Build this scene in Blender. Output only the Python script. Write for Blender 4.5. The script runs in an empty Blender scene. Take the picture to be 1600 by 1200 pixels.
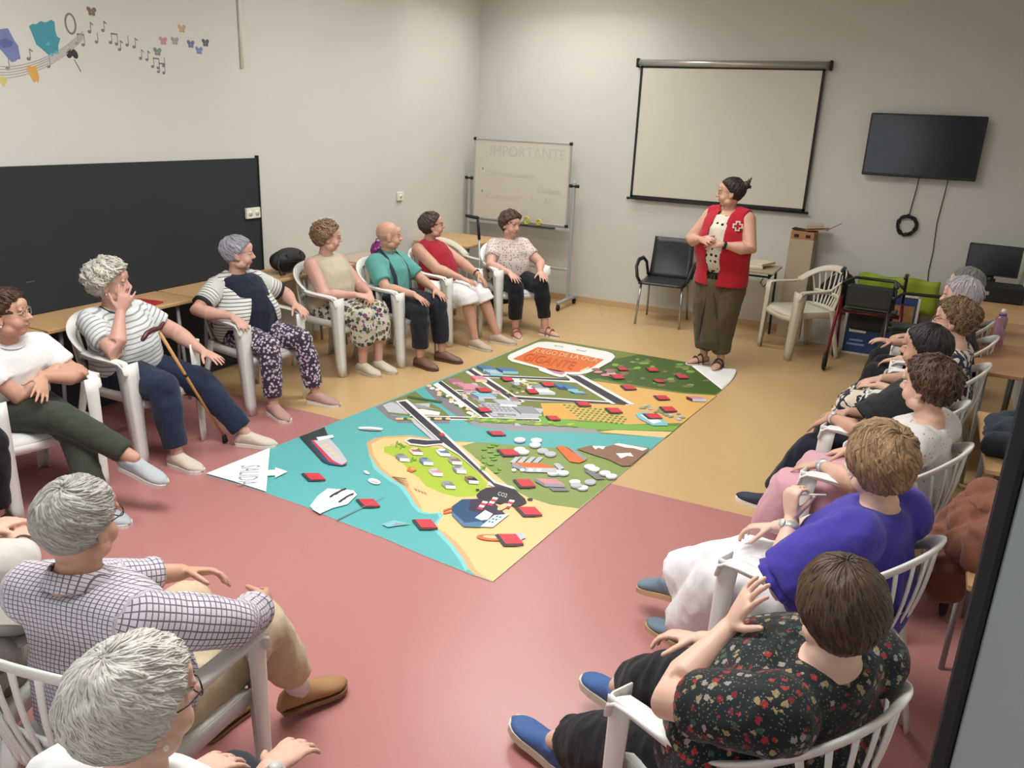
import bpy, math, random
import numpy as np
from mathutils import Vector, Matrix, Euler, noise
PI = math.pi
rnd = random.Random(7)
SC = bpy.context.scene
COL = SC.collection
# ------------------------------------------------------------------ camera
RM = np.array([[0.89368111, 0.44673855, 0.04193739],
               [0.17402488, -0.25894022, -0.950087],
               [-0.41358122, 0.85637295, -0.30915361]])
FPX = 1289.256
CH = 2.05
cam_d = bpy.data.cameras.new('camera'); cam = bpy.data.objects.new('camera', cam_d); COL.objects.link(cam)
cam_d.sensor_fit = 'HORIZONTAL'; cam_d.sensor_width = 36; cam_d.lens = FPX / 1600 * 36
cam_d.clip_start = 0.05
mw = Matrix.Identity(4)
for i in range(3):
    mw[i][0] = RM[0][i]; mw[i][1] = -RM[1][i]; mw[i][2] = -RM[2][i]
mw[2][3] = CH
cam.matrix_world = mw
SC.camera = cam
# ------------------------------------------------------------------ light and exposure
SC.view_settings.view_transform = 'Standard'; SC.view_settings.look = 'None'
SC.view_settings.exposure = 0.80; SC.view_settings.gamma = 1.0
SC.view_settings.use_curve_mapping = False
W = bpy.data.worlds.new('world'); SC.world = W; W.use_nodes = True
W.node_tree.nodes['Background'].inputs[0].default_value = (0.78, 0.88, 1.0, 1)
W.node_tree.nodes['Background'].inputs[1].default_value = 1.0
def area(name, loc, rot, sx, sy, power, colr=(1, .97, .92), spread=PI):
    l = bpy.data.lights.new(name, 'AREA'); l.shape = 'RECTANGLE'; l.size = sx; l.size_y = sy
    l.energy = power; l.color = colr; l.spread = spread
    o = bpy.data.objects.new(name, l); COL.objects.link(o); o.location = loc; o.rotation_euler = rot
    return o
CEIL = 3.45
area('skylight_far', (-2.4, 5.9, CEIL + .25), (0, 0, 0), 2.3, 1.05, 52, (1, .985, .95))
area('skylight_corner', (-3.6, 7.95, CEIL + .50), (0, 0, 0), 1.1, .85, 30, (1, .985, .95))
area('skylight_near', (-2.0, 2.3, CEIL + .25), (0, 0, 0), 2.7, 1.15, 84, (1, .99, .97))
area('window_light', (-2.2, -1.42, 1.75), (-PI / 2, 0, 0), 3.4, 1.3, 80, (.92, .97, 1))

# ------------------------------------------------------------------ helpers: projection of picture points on real planes
def at(px, py, z=0.0):
    d = RM.T @ np.array([(px - 800) / FPX, (py - 600) / FPX, 1.0])
    t = (z - CH) / d[2]
    return (d[0] * t, d[1] * t, z)
def aty(px, py, Y):
    d = RM.T @ np.array([(px - 800) / FPX, (py - 600) / FPX, 1.0]); t = Y / d[1]
    return (d[0] * t, Y, CH + d[2] * t)
def atx(px, py, X):
    d = RM.T @ np.array([(px - 800) / FPX, (py - 600) / FPX, 1.0]); t = X / d[0]
    return (X, d[1] * t, CH + d[2] * t)
# ------------------------------------------------------------------ materials
def lin(c):
    return tuple(((v / 255) / 12.92 if v / 255 <= .04045 else ((v / 255 + .055) / 1.055) ** 2.4) for v in c)
class NT:
    def __init__(s, name):
        s.m = bpy.data.materials.new(name); s.m.use_nodes = True; s.t = s.m.node_tree; s.n = s.t.nodes
        s.b = s.n['Principled BSDF']; s.tc = None
    def new(s, k, **kw):
        n = s.n.new(k)
        for a, v in kw.items(): setattr(n, a, v)
        return n
    def link(s, a, b): s.t.links.new(a, b)
    def obj(s):
        if not s.tc: s.tc = s.new('ShaderNodeTexCoord')
        return s.tc.outputs['Object']
    def math(s, op, a, b=None, c=None):
        n = s.new('ShaderNodeMath', operation=op)
        for i, v in enumerate((a, b, c)):
            if v is None: continue
            if isinstance(v, (int, float)): n.inputs[i].default_value = v
            else: s.link(v, n.inputs[i])
        return n.outputs[0]
    def mapping(s, scale=(1, 1, 1), rot=(0, 0, 0)):
        n = s.new('ShaderNodeMapping'); n.inputs['Scale'].default_value = scale; n.inputs['Rotation'].default_value = rot
        s.link(s.obj(), n.inputs['Vector']); return n.outputs[0]
    def noise(s, scale, detail=3, vec=None, rough=.5):
        n = s.new('ShaderNodeTexNoise'); n.inputs['Scale'].default_value = scale; n.inputs['Detail'].default_value = detail
        n.inputs['Roughness'].default_value = rough
        s.link(vec or s.obj(), n.inputs['Vector']); return n
    def voro(s, scale, vec=None, feature='F1', rand=1.0):
        n = s.new('ShaderNodeTexVoronoi', feature=feature); n.inputs['Scale'].default_value = scale
        n.inputs['Randomness'].default_value = rand
        s.link(vec or s.obj(), n.inputs['Vector']); return n
    def mix(s, fac, a, b):
        n = s.new('ShaderNodeMix', data_type='RGBA')
        if isinstance(fac, (int, float)): n.inputs[0].default_value = fac
        else: s.link(fac, n.inputs[0])
        for i, v in ((6, a), (7, b)):
            if isinstance(v, tuple): n.inputs[i].default_value = (*v[:3], 1)
            else: s.link(v, n.inputs[i])
        return n.outputs[2]
    def color(s, c):
        if isinstance(c, tuple): s.b.inputs['Base Color'].default_value = (*c, 1)
        else: s.link(c, s.b.inputs['Base Color'])
    def bump(s, h, strength=.2, dist=.01):
        n = s.new('ShaderNodeBump'); n.inputs['Strength'].default_value = strength; n.inputs['Distance'].default_value = dist
        s.link(h, n.inputs['Height']); s.link(n.outputs[0], s.b.inputs['Normal'])
    def sep(s, v=None):
        n = s.new('ShaderNodeSeparateXYZ'); s.link(v or s.obj(), n.inputs[0]); return n.outputs
_mc = {}
def mat(name, rgb, rough=.6, var=.06, scale=8, bump=0, metal=0, spec=.5, coat=0, trans=0, bscale=60):
    if name in _mc: return _mc[name]
    t = NT(name); c = lin(rgb)
    nz = t.noise(scale, 4)
    t.color(t.mix(nz.outputs['Fac'], tuple(min(1, v * (1 - var)) for v in c), tuple(min(1, v * (1 + var)) for v in c)))
    t.b.inputs['Roughness'].default_value = rough; t.b.inputs['Metallic'].default_value = metal
    t.b.inputs['Specular IOR Level'].default_value = spec; t.b.inputs['Coat Weight'].default_value = coat
    if trans: t.b.inputs['Transmission Weight'].default_value = trans
    if bump: t.bump(t.noise(bscale, 5).outputs['Fac'], bump, .004)
    _mc[name] = t.m; return t.m
def cloth(name, rgb, rough=.85, var=.10, kind=None, **k):
    """fabric: plain, or a printed / woven pattern in the garment's own coordinates"""
    if name in _mc: return _mc[name]
    t = NT(name); c = lin(rgb); X, Y, Z = t.sep()
    if kind in ('stripe', 'check'):
        ga = t.new('ShaderNodeAttribute'); ga.attribute_name = 'gc'; gs = t.new('ShaderNodeSeparateXYZ'); t.link(ga.outputs['Vector'], gs.inputs[0]); X, Z = gs.outputs[0], gs.outputs[1]
    base = t.mix(t.noise(5, 3).outputs['Fac'], tuple(v * (1 - var) for v in c), tuple(min(1, v * (1 + var)) for v in c))
    if kind == 'stripe':
        w = t.noise(4, 2)
        z = t.math('ADD', Z, t.math('MULTIPLY', w.outputs['Fac'], .014))
        f = t.math('FRACT', t.math('MULTIPLY', z, k['freq']))
        base = t.mix(t.math('LESS_THAN', f, k.get('w', .25)), base, lin(k['c2']))
    elif kind == 'check':
        Z = t.math('SUBTRACT', Z, gs.outputs[2])
        n = t.noise(3, 2).outputs['Fac']; out = None
        for s_ in (Z, X):
            v = t.math('ADD', s_, t.math('MULTIPLY', n, .012))
            f = t.math('FRACT', t.math('MULTIPLY', v, k['freq']))
            l = t.math('LESS_THAN', f, k.get('w', .2))
            out = l if out is None else t.math('MAXIMUM', out, l)
        base = t.mix(t.math('MULTIPLY', out, .85), base, lin(k['c2']))
    elif kind == 'dots':
        v = t.voro(k['freq'], rand=k.get('rand', .6))
        base = t.mix(t.math('LESS_THAN', v.outputs['Distance'], k.get('w', .22)), base, lin(k['c2']))
    elif kind == 'blotch':   # large light shapes outlined dark
        nz = t.noise(k['freq'], 1.5)
        d = t.math('ABSOLUTE', t.math('SUBTRACT', nz.outputs['Fac'], .5))
        nz2 = t.noise(k['freq'] * 1.6, 1)
        d2 = t.math('ABSOLUTE', t.math('SUBTRACT', nz2.outputs['Fac'], .56))
        m = t.math('MAXIMUM', t.math('LESS_THAN', d, k.get('w', .02)), t.math('LESS_THAN', d2, k.get('w', .02) * 1.1))
        base = t.mix(m, base, lin(k['c2']))
    elif kind == 'flower':
        v = t.voro(k['freq']); r = t.new('ShaderNodeValToRGB'); r.color_ramp.interpolation = 'CONSTANT'
        e = r.color_ramp.elements; cs = k['cols']
        e[0].position = 0; e[0].color = (*lin(cs[0]), 1); e[1].position = 1 / len(cs); e[1].color = (*lin(cs[1]), 1)
        for i in range(2, len(cs)):
            q = e.new(i / len(cs)); q.color = (*lin(cs[i]), 1)
        s2 = t.new('ShaderNodeSeparateColor'); t.link(v.outputs['Color'], s2.inputs[0]); t.link(s2.outputs[0], r.inputs[0])
        wob = t.math('MULTIPLY', t.noise(k['freq'] * 3, 1).outputs['Fac'], k.get('wob', .35))
        dd = t.math('ADD', v.outputs['Distance'], wob)
        lo = k.get('w', .42) + k.get('wob', .35) / 2
        mk = t.math('LESS_THAN', dd, lo)
        if k.get('ring'):
            mk = t.math('MULTIPLY', mk, t.math('GREATER_THAN', dd, lo * k['ring']))
        base = t.mix(mk, base, r.outputs[0])
        if k.get('f2'):
            v2 = t.voro(k['f2'])
            base = t.mix(t.math('LESS_THAN', v2.outputs['Distance'], k.get('w2', .25)), base, lin(k['c2']))
    t.color(base); t.b.inputs['Roughness'].default_value = rough
    t.b.inputs['Specular IOR Level'].default_value = .25
    fold = t.noise(9, 3, t.mapping((1, 1, .6))).outputs['Fac']
    t.bump(fold, .55, .025)
    t.b.inputs['Sheen Weight'].default_value = .12
    _mc[name] = t.m; return t.m
def hairmat(name, c1, c2):
    if name in _mc: return _mc[name]
    t = NT(name); g = t.new('ShaderNodeNewGeometry')
    f = t.math('ADD', t.math('MULTIPLY', g.outputs['Random Per Island'], .55), t.math('MULTIPLY', t.noise(9, 3).outputs['Fac'], .6))
    t.color(t.mix(t.math('MINIMUM', t.math('MAXIMUM', t.math('SUBTRACT', f, .08), 0.0), 1.0), lin(c1), lin(c2)))
    t.b.inputs['Roughness'].default_value = .48; t.b.inputs['Specular IOR Level'].default_value = .35
    t.bump(t.noise(60, 4, t.mapping((1, 1, .25))).outputs['Fac'], .6, .006)
    _mc[name] = t.m; return t.m
def skinmat(name, rgb):
    if name in _mc: return _mc[name]
    t = NT(name); c = lin(rgb)
    f = t.noise(14, 4).outputs['Fac']
    t.color(t.mix(f, tuple(v * k for v, k in zip(c, (.97, .86, .82))), tuple(min(1, v * k) for v, k in zip(c, (1.03, 1.1, 1.1)))))
    t.b.inputs['Roughness'].default_value = .5; t.b.inputs['Specular IOR Level'].default_value = .4
    t.b.inputs['Subsurface Weight'].default_value = .0
    t.bump(t.noise(90, 3).outputs['Fac'], .12, .003)
    _mc[name] = t.m; return t.m
# ------------------------------------------------------------------ mesh builder
class MB:
    def __init__(s): s.v = []; s.f = []; s.mi = []; s.sm = []
    def add(s, vs, fs, mi=0, smooth=True):
        o = len(s.v); s.v += [tuple(map(float, v)) for v in vs]
        for f in fs: s.f.append(tuple(i + o for i in f)); s.mi.append(mi); s.sm.append(smooth)
        return s
    def box(s, c, d, mi=0, rot=None, bev=0):
        x, y, z = d[0] / 2, d[1] / 2, d[2] / 2
        if bev:
            b = min(bev, x * .9, y * .9, z * .9); vs = []; P = []
            # chamfered box: three loops of octagon-like rings
            def ring(zz, k):
                return [(x - k, -(y - b)), (x - k, y - b), (x - b, y - k), (-(x - b), y - k), (-(x - k), y - b), (-(x - k), -(y - b)), (-(x - b), -(y - k)), (x - b, -(y - k))]
            for zz, k in ((-z, b), (-z + b, 0), (z - b, 0), (z, b)):
                vs += [(px, py, zz) for px, py in ring(zz, k)]
            fs = [tuple(range(7, -1, -1)), tuple(range(24, 32))]
            for r in range(3):
                for i in range(8):
                    j = (i + 1) % 8; fs.append((r * 8 + i, r * 8 + j, r * 8 + 8 + j, r * 8 + 8 + i))
        else:
            vs = [(a, b_, c_) for c_ in (-z, z) for b_ in (-y, y) for a in (-x, x)]
            fs = [(0, 2, 3, 1), (4, 5, 7, 6), (0, 1, 5, 4), (2, 6, 7, 3), (0, 4, 6, 2), (1, 3, 7, 5)]
        M = rot if rot is not None else Matrix.Identity(3)
        vs = [M @ Vector(v) + Vector(c) for v in vs]
        return s.add(vs, fs, mi, False)
    def tube(s, pts, rad, seg=12, up=None, mi=0, cap='dome', closed=False, smooth=True):
        """tapered tube; rad entries are r or (r_side, r_up)"""
        P = [Vector(p) for p in pts]; n = len(P)
        Rr = [(r, r) if isinstance(r, (int, float)) else r for r in rad]
        T = []
        for i in range(n):
            a = P[max(i - 1, 0)] if not closed else P[i - 1]; b = P[min(i + 1, n - 1)] if not closed else P[(i + 1) % n]
            t = (b - a); T.append(t.normalized() if t.length > 1e-9 else Vector((0, 0, 1)))
        u = Vector(up[0] if isinstance(up, list) else up) if up is not None else (Vector((0, 0, 1)) if abs(T[0].z) < .9 else Vector((0, 1, 0)))
        rings = []
        for i in range(n):
            if up is not None: u = Vector(up) if not isinstance(up, list) else Vector(up[i])
            sd = T[i].cross(u)
            if sd.length < 1e-6: sd = T[i].orthogonal()
            sd.normalize(); u2 = sd.cross(T[i]).normalized(); 
            if up is None: u = u2
            rings.append((P[i], sd, u2, Rr[i], T[i]))
        R2 = []
        if not closed and cap == 'dome':
            p, sd, u2, r, t = rings[0]; m = (r[0] + r[1]) / 2
            for a in (75, 50, 25): R2.append((p - t * (m * math.sin(math.radians(a))), sd, u2, (r[0] * math.cos(math.radians(a)), r[1] * math.cos(math.radians(a)))))
        for q in rings: R2.append(q[:4])
        if not closed and cap == 'dome':
            p, sd, u2, r, t = rings[-1]; m = (r[0] + r[1]) / 2
            for a in (25, 50, 75): R2.append((p + t * (m * math.sin(math.radians(a))), sd, u2, (r[0] * math.cos(math.radians(a)), r[1] * math.cos(math.radians(a)))))
        vs = []
        for p, sd, u2, r in R2:
            for k in range(seg):
                a = 2 * PI * k / seg; vs.append(p + sd * (r[0] * math.cos(a)) + u2 * (r[1] * math.sin(a)))
        fs = []; m = len(R2)
        for i in range(m - (0 if closed else 1)):
            for k in range(seg):
                j = (k + 1) % seg; i2 = (i + 1) % m
                fs.append((i * seg + k, i2 * seg + k, i2 * seg + j, i * seg + j))
        if not closed and cap:
            fs.append(tuple(range(seg))); fs.append(tuple((m - 1) * seg + k for k in range(seg - 1, -1, -1)))
        return s.add(vs, fs, mi, smooth)
    def ell(s, c, r, rot=None, seg=16, rings=10, mi=0, fn=None):
        vs = []; M = rot if rot is not None else Matrix.Identity(3)
        for i in range(rings + 1):
            th = PI * i / rings
            for k in range(seg):
                a = 2 * PI * k / seg
                d = Vector((math.sin(th) * math.cos(a), math.sin(th) * math.sin(a), math.cos(th)))
                v = Vector((d.x * r[0], d.y * r[1], d.z * r[2]))
                if fn: v = fn(d, v)
                vs.append(M @ v + Vector(c))
        fs = []
        for i in range(rings):
            for k in range(seg):
                j = (k + 1) % seg; fs.append((i * seg + k, (i + 1) * seg + k, (i + 1) * seg + j, i * seg + j))
        return s.add(vs, fs, mi)
    def prism(s, pts, z0, z1, mi=0, ax=2, smooth=False):
        """closed outline extruded along axis ax; outline given as two coordinates of the other axes"""
        def mk(a, b, c):
            return {2: (a, b, c), 1: (a, c, b), 0: (c, a, b)}[ax]
        n = len(pts); vs = [mk(a, b, z0) for a, b in pts] + [mk(a, b, z1) for a, b in pts]
        fs = [tuple(range(n - 1, -1, -1)), tuple(range(n, 2 * n))]
        for i in range(n): j = (i + 1) % n; fs.append((i, j, n + j, n + i))
        return s.add(vs, fs, mi, smooth)
    def plate(s, grid, thick, mi=0, smooth=True):
        """grid[i][j] of points, given thickness along local normals"""
        n, m = len(grid), len(grid[0]); G = [[Vector(p) for p in r] for r in grid]; N = []
        for i in range(n):
            r = []
            for j in range(m):
                du = G[min(i + 1, n - 1)][j] - G[max(i - 1, 0)][j]; dv = G[i][min(j + 1, m - 1)] - G[i][max(j - 1, 0)]
                q = du.cross(dv); r.append(q.normalized() if q.length > 1e-9 else Vector((0, 0, 1)))
            N.append(r)
        vs = [G[i][j] + N[i][j] * (thick / 2) for i in range(n) for j in range(m)] + [G[i][j] - N[i][j] * (thick / 2) for i in range(n) for j in range(m)]
        K = n * m; fs = []
        for i in range(n - 1):
            for j in range(m - 1):
                a, b, c, d = i * m + j, (i + 1) * m + j, (i + 1) * m + j + 1, i * m + j + 1
                fs.append((a, b, c, d)); fs.append((K + a, K + d, K + c, K + b))
        edge = [i * m for i in range(n)] + [(n - 1) * m + j for j in range(1, m)] + [i * m + m - 1 for i in range(n - 2, -1, -1)] + [j for j in range(m - 2, 0, -1)]
        for k in range(len(edge)):
            a, b = edge[k], edge[(k + 1) % len(edge)]; fs.append((b, a, K + a, K + b))
        return s.add(vs, fs, mi, smooth)
    def mesh(s, name):
        me = bpy.data.meshes.new(name); me.from_pydata(s.v, [], s.f); me.validate(verbose=False)
        if len(me.polygons) == len(s.f):
            me.polygons.foreach_set('material_index', s.mi); me.polygons.foreach_set('use_smooth', s.sm)
        me.update(); return me
    def build(s, name, mats, parent=None, loc=None, rotz=None):
        me = s.mesh(name)
        for m in (mats if isinstance(mats, (list, tuple)) else [mats]): me.materials.append(m)
        o = bpy.data.objects.new(name, me); COL.objects.link(o)
        if parent: o.parent = parent
        if loc is not None: o.location = loc
        if rotz is not None: o.rotation_euler = (0, 0, rotz)
        return o
def remeshed(mb, name, m, parent, voxel=.01, smooth=4, wr=0, wfreq=7, seed=0):
    """union the overlapping volumes of mb into one continuous smooth surface"""
    me = mb.mesh('tmp'); o = bpy.data.objects.new('tmp', me); COL.objects.link(o)
    r = o.modifiers.new('r', 'REMESH'); r.mode = 'VOXEL'; r.voxel_size = voxel; r.use_smooth_shade = True
    if smooth:
        q = o.modifiers.new('s', 'SMOOTH'); q.factor = .5; q.iterations = smooth
    dg = bpy.context.evaluated_depsgraph_get(); dg.update()
    new = bpy.data.meshes.new_from_object(o.evaluated_get(dg)); new.name = name
    bpy.data.objects.remove(o); bpy.data.meshes.remove(me)
    if wr:
        n = len(new.vertices); co = np.empty(n * 3); new.vertices.foreach_get('co', co); co = co.reshape(-1, 3)
        nr = np.empty(n * 3); new.vertices.foreach_get('normal', nr); nr = nr.reshape(-1, 3)
        off = Vector((seed * 3.1, seed * 1.7, seed))
        d = np.array([noise.noise(Vector((p[0] * wfreq, p[1] * wfreq, p[2] * wfreq * .8)) + off) +
                      .5 * (1 - abs(noise.noise(Vector((p[0] * wfreq * 2, p[1] * wfreq * 2, p[2] * wfreq * 1.3)) - off)) * 2) for p in co])
        co = co + nr * (d * wr)[:, None]; new.vertices.foreach_set('co', co.ravel()); new.update()
    new.materials.clear(); new.materials.append(m)
    for p in new.polygons: p.use_smooth = True
    ob = bpy.data.objects.new(name, new); COL.objects.link(ob)
    if parent: ob.parent = parent
    return ob
def thing(name, label, cat, loc=(0, 0, 0), rotz=0, group=None):
    o = bpy.data.objects.new(name, None); COL.objects.link(o); o.empty_display_size = .1
    o.location = loc; o.rotation_euler = (0, 0, rotz); o['label'] = label; o['category'] = cat
    if group: o['group'] = group
    return o
def tag(o, label, cat, group=None):
    o['label'] = label; o['category'] = cat
    if group: o['group'] = group
    return o
def struct(o): o['kind'] = 'structure'; return o
def R2(x, y, a): return (x * math.cos(a) - y * math.sin(a), x * math.sin(a) + y * math.cos(a))
# ------------------------------------------------------------------ room shell
XL, XR, YB, YF = -4.90, .86, 8.92, -1.5
def wallmat(name, rgb):
    t = NT(name); c = lin(rgb); nz = t.noise(1.3, 4)
    t.color(t.mix(nz.outputs['Fac'], tuple(v * .96 for v in c), tuple(v * 1.03 for v in c)))
    t.b.inputs['Roughness'].default_value = .8; t.bump(t.noise(60, 5).outputs['Fac'], .12, .004); return t.m
M_wall = wallmat('painted_wall', (206, 205, 198)); M_ceil = wallmat('ceiling_paint', (220, 218, 210))
def floormat(name, rgb, sc):
    t = NT(name); c = lin(rgb)
    a = t.noise(.7, 2, rough=.4).outputs['Fac']; b = t.noise(60, 2).outputs['Fac']
    f = t.math('ADD', t.math('MULTIPLY', a, .7), t.math('MULTIPLY', b, .3))
    t.color(t.mix(f, tuple(v * .93 for v in c), tuple(min(1, v * 1.06) for v in c)))
    r = t.math('ADD', t.math('MULTIPLY', t.noise(1.5, 2).outputs['Fac'], .10), .24)
    t.link(r, t.b.inputs['Roughness']); t.b.inputs['Specular IOR Level'].default_value = .5
    return t.m
M_fa = floormat('ochre_vinyl_floor', (202, 168, 120), 1); M_fb = floormat('rose_vinyl_floor', (178, 121, 118), 1)
b = MB()
b.add([(XL, YF, 0), (XR, YF, 0), (XR, 4.30, 0), (XL, 4.30, 0)], [(0, 1, 2, 3)], 1, False)
b.add([(XL, 4.30, 0), (XR, 4.30, 0), (XR, YB, 0), (XL, YB, 0)], [(0, 1, 2, 3)], 0, False)
b.add([(XL, YF, -.1), (XR, YF, -.1), (XR, YB, -.1), (XL, YB, -.1)], [(3, 2, 1, 0)], 0, False)
struct(b.build('floor', [M_fa, M_fb]))
H = CEIL
struct(MB().box(((XL + XR) / 2, YB + .1, H / 2), (XR - XL + .4, .2, H)).build('wall_back', M_wall))
struct(MB().box((XL - .1, (YB + YF) / 2, H / 2), (.2, YB - YF, H)).build('wall_left', M_wall))
struct(MB().box((XR + .1, (YB + YF) / 2, H / 2), (.2, YB - YF, H)).build('wall_right', M_wall))
# wall behind the viewer with a window
b = MB(); wx0, wx1, wz0, wz1 = -3.9, -.5, 1.1, 2.4
b.box(((XL + wx0) / 2, YF - .1, H / 2), (wx0 - XL, .2, H)); b.box(((XR + wx1) / 2, YF - .1, H / 2), (XR - wx1, .2, H))
b.box(((wx0 + wx1) / 2, YF - .1, wz0 / 2), (wx1 - wx0, .2, wz0)); b.box(((wx0 + wx1) / 2, YF - .1, (H + wz1) / 2), (wx1 - wx0, .2, H - wz1))
struct(b.build('wall_front', M_wall))
b = MB()
for x in (wx0 + .03, (wx0 + wx1) / 2, wx1 - .03): b.box((x, YF - .1, (wz0 + wz1) / 2), (.06, .06, wz1 - wz0))
for z in (wz0 + .03, wz1 - .03): b.box(((wx0 + wx1) / 2, YF - .1, z), (wx1 - wx0, .06, .06))
struct(b.build('window_1', mat('window_frame_paint', (225, 225, 222))))
# ceiling with two skylight wells
b = MB(); holes = [(-3.6, -1.2, 5.35, 6.45), (-3.4, -.6, 1.7, 2.9), (-4.2, -3.0, 7.5, 8.4)]
ys = [YF, 1.7, 2.9, 5.35, 6.45, 7.5, 8.4, YB]
for i in range(7):
    y0, y1 = ys[i], ys[i + 1]; hole = {1: holes[1], 3: holes[0], 5: holes[2]}.get(i)
    if hole:
        for x0, x1 in ((XL, hole[0]), (hole[1], XR)): b.box(((x0 + x1) / 2, (y0 + y1) / 2, H + .1), (x1 - x0, y1 - y0, .2))
    else: b.box(((XL + XR) / 2, (y0 + y1) / 2, H + .1), (XR - XL, y1 - y0, .2))
struct(b.build('ceiling', M_ceil))
b = MB()
for x0, x1, y0, y1 in holes:
    for x in (x0, x1): b.box((x, (y0 + y1) / 2, H + .2), (.02, y1 - y0, .4))
    for y in (y0, y1): b.box(((x0 + x1) / 2, y, H + .2), (x1 - x0, .02, .4))
struct(b.build('trim_1', M_ceil))
M_base = mat('baseboard_wood', (196, 168, 128), .5)
struct(MB().box(((XL + XR) / 2, YB - .008, .035), (XR - XL, .016, .07)).build('baseboard_back', M_base))
struct(MB().box((XL + .008, (YB + 5.24) / 2, .035), (.016, YB - 5.24, .07)).build('baseboard_left', M_base))
struct(MB().box((XR - .008, (YB + YF) / 2, .035), (.016, YB - YF, .07)).build('baseboard_right', M_base))
# ------------------------------------------------------------------ white monobloc chair
M_pl = mat('white_plastic', (228, 228, 222), .42, .02, 3)
M_pl2 = mat('cream_plastic', (206, 198, 180), .45, .02, 3)
def chair_meshes(m, slatted=True):
    P = []
    # seat: dished shell with rolled front
    g = []
    for i in range(13):
        v = i / 12; y = -.215 + .46 * v; r = []
        for j in range(13):
            u = j / 12 * 2 - 1; w = .205 + .04 * v
            z = .425 - .018 * math.cos(u * PI / 2) * math.sin(PI * min(1, v * 1.1)) - (.035 * max(0, (v - .82) / .18) ** 2) + .012 * abs(u) ** 4
            r.append((u * w, y, z))
        g.append(r)
    b = MB(); b.plate(g, .010)
    for s in (-1, 1):   # side aprons
        b.plate([[(s * (.205 + .04 * v), -.215 + .46 * v, z) for z in (.436, .415, .385)] for v in [i / 8 for i in range(9)]], .006)
    b.plate([[(u * .245, .243 + .006 * (1 - u * u), z - .018 * (1 - u * u)) for z in (.405, .385, .360)] for u in [i / 5 - 1 for i in range(11)]], .006)
    P.append(('seat', b))
    # backrest: broad rim arch, slats and a waist band
    b = MB()
    def rim(t):  # t -1..1
        a = t * PI / 2; x = .262 * math.sin(a) if abs(t) < 1 else .262 * t
        z = .655 + .155 * math.cos(a) ** .8 if abs(t) < 1 else .655
        y = -.09 - .225 * math.cos(a) ** .75 if abs(t) < 1 else -.09
        return Vector((x, y, z))
    ts = [-.995 + 1.99 * i / 28 for i in range(29)]
    pts = [rim(t) for t in ts]
    b.tube(pts, [(.010, .034)] * 29, 12, up=[p - Vector((0, -.16, .56)) for p in pts], cap=True)
    def band(u, z):
        k = (z - .42) / .38; w = .17 + .06 * k
        return Vector((u * w, -.215 - .085 * k - .02 * (1 - u * u) + .05 * abs(u) ** 2 * k, z))
    n = 9
    for i in range(n):
        u = (i - (n - 1) / 2) / ((n - 1) / 2); rp = rim(u * .72); col_ = []
        for z in [.425 + .0 + k / 7 for k in range(0)]: pass
        lo = band(u * .93, .43); pts_ = []
        for k in range(8):
            q = k / 7; p = lo.lerp(rp, q); p.y -= .018 * math.sin(q * PI); pts_.append(p)
        b.tube(pts_, [(.0145 - .003 * math.sin(q / 7 * PI), .0045) for q in range(8)], 8, up=(0, 1, .2), cap=True)
    b.plate([[band(u, z) + Vector((0, -.004, 0)) for z in (.555, .572, .589)] for u in [i / 6 - 1 for i in range(13)]], .009)
    b.plate([[band(u, z) for z in (.418, .440, .462)] for u in [i / 6 - 1 for i in range(13)]], .010)
    P.append(('backrest', b))
    for s in (-1, 1):
        b = MB()
        pts = [(s * .262, -.10, .657), (s * .270, -.03, .649), (s * .277, .06, .646), (s * .279, .14, .645), (s * .279, .195, .638), (s * .279, .222, .618), (s * .279, .230, .585)]
        b.tube(pts, [(.028, .009), (.029, .009), (.031, .009), (.033, .009), (.033, .009), (.032, .009), (.030, .009)], 10, up=[(0, 0, 1), (0, 0, 1), (0, 0, 1), (0, 0, 1), (0, .6, 1), (0, 1, .5), (0, 1, .1)])
        b.plate([[(s * (.303 - .002 * q), .225 - .31 * v, z) for z in (.652 - .002, .640, .628)] for q, v in [(i, i / 7) for i in range(8)]], .004)
        P.append(('armrest', b))
    def leg(top, bot, wt, wb, s, f, extra=None):
        """L-section leg; s outward in x, f outward in y"""
        b = MB(); n = 9; A = []; B2 = []
        for k in range(n):
            q = k / (n - 1); c = Vector(top).lerp(Vector(bot), q); w = wt + (wb - wt) * q
            rr = [(c.x, c.y - f * w, c.z), (c.x, c.y - f * w * .5, c.z), (c.x, c.y - f * .012, c.z)]
            r2 = [(c.x - s * .012, c.y, c.z), (c.x - s * w * .5, c.y, c.z), (c.x - s * w, c.y, c.z)]
            A.append(rr + [(c.x - s * .003, c.y - f * .003, c.z)] + r2)
        b.plate(A, .0065); return b
    for s in (-1, 1):
        P.append(('leg', leg((s * .286, .236, .636), (s * .268, .262, .004), .080, .052, s, 1)))
    for s in (-1, 1):
        b2 = leg((s * .212, -.212, .455), (s * .255, -.292, .004), .066, .044, s, -1)
        P.append(('leg', b2))
    out = []
    for nme, b in P:
        me = b.mesh('chair_' + nme); me.materials.append(m); out.append((nme, me))
    return out
CH_W = chair_meshes(M_pl); CH_C = chair_meshes(M_pl2)
def chair(x, y, deg, label, meshes=CH_W, group='white plastic armchairs around the room'):
    t = thing('plastic_armchair', label, 'chair', (x, y, 0), math.radians(deg), group)
    for nme, me in meshes:
        o = bpy.data.objects.new(nme, me); COL.objects.link(o); o.parent = t
    return t
chair(-.90, 8.10, 130, 'empty white plastic armchair standing right of the standing person', CH_C)
chair(-4.17, 7.13, -112, 'empty white plastic armchair between red blouse and whiteboard, back showing', CH_C)
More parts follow.
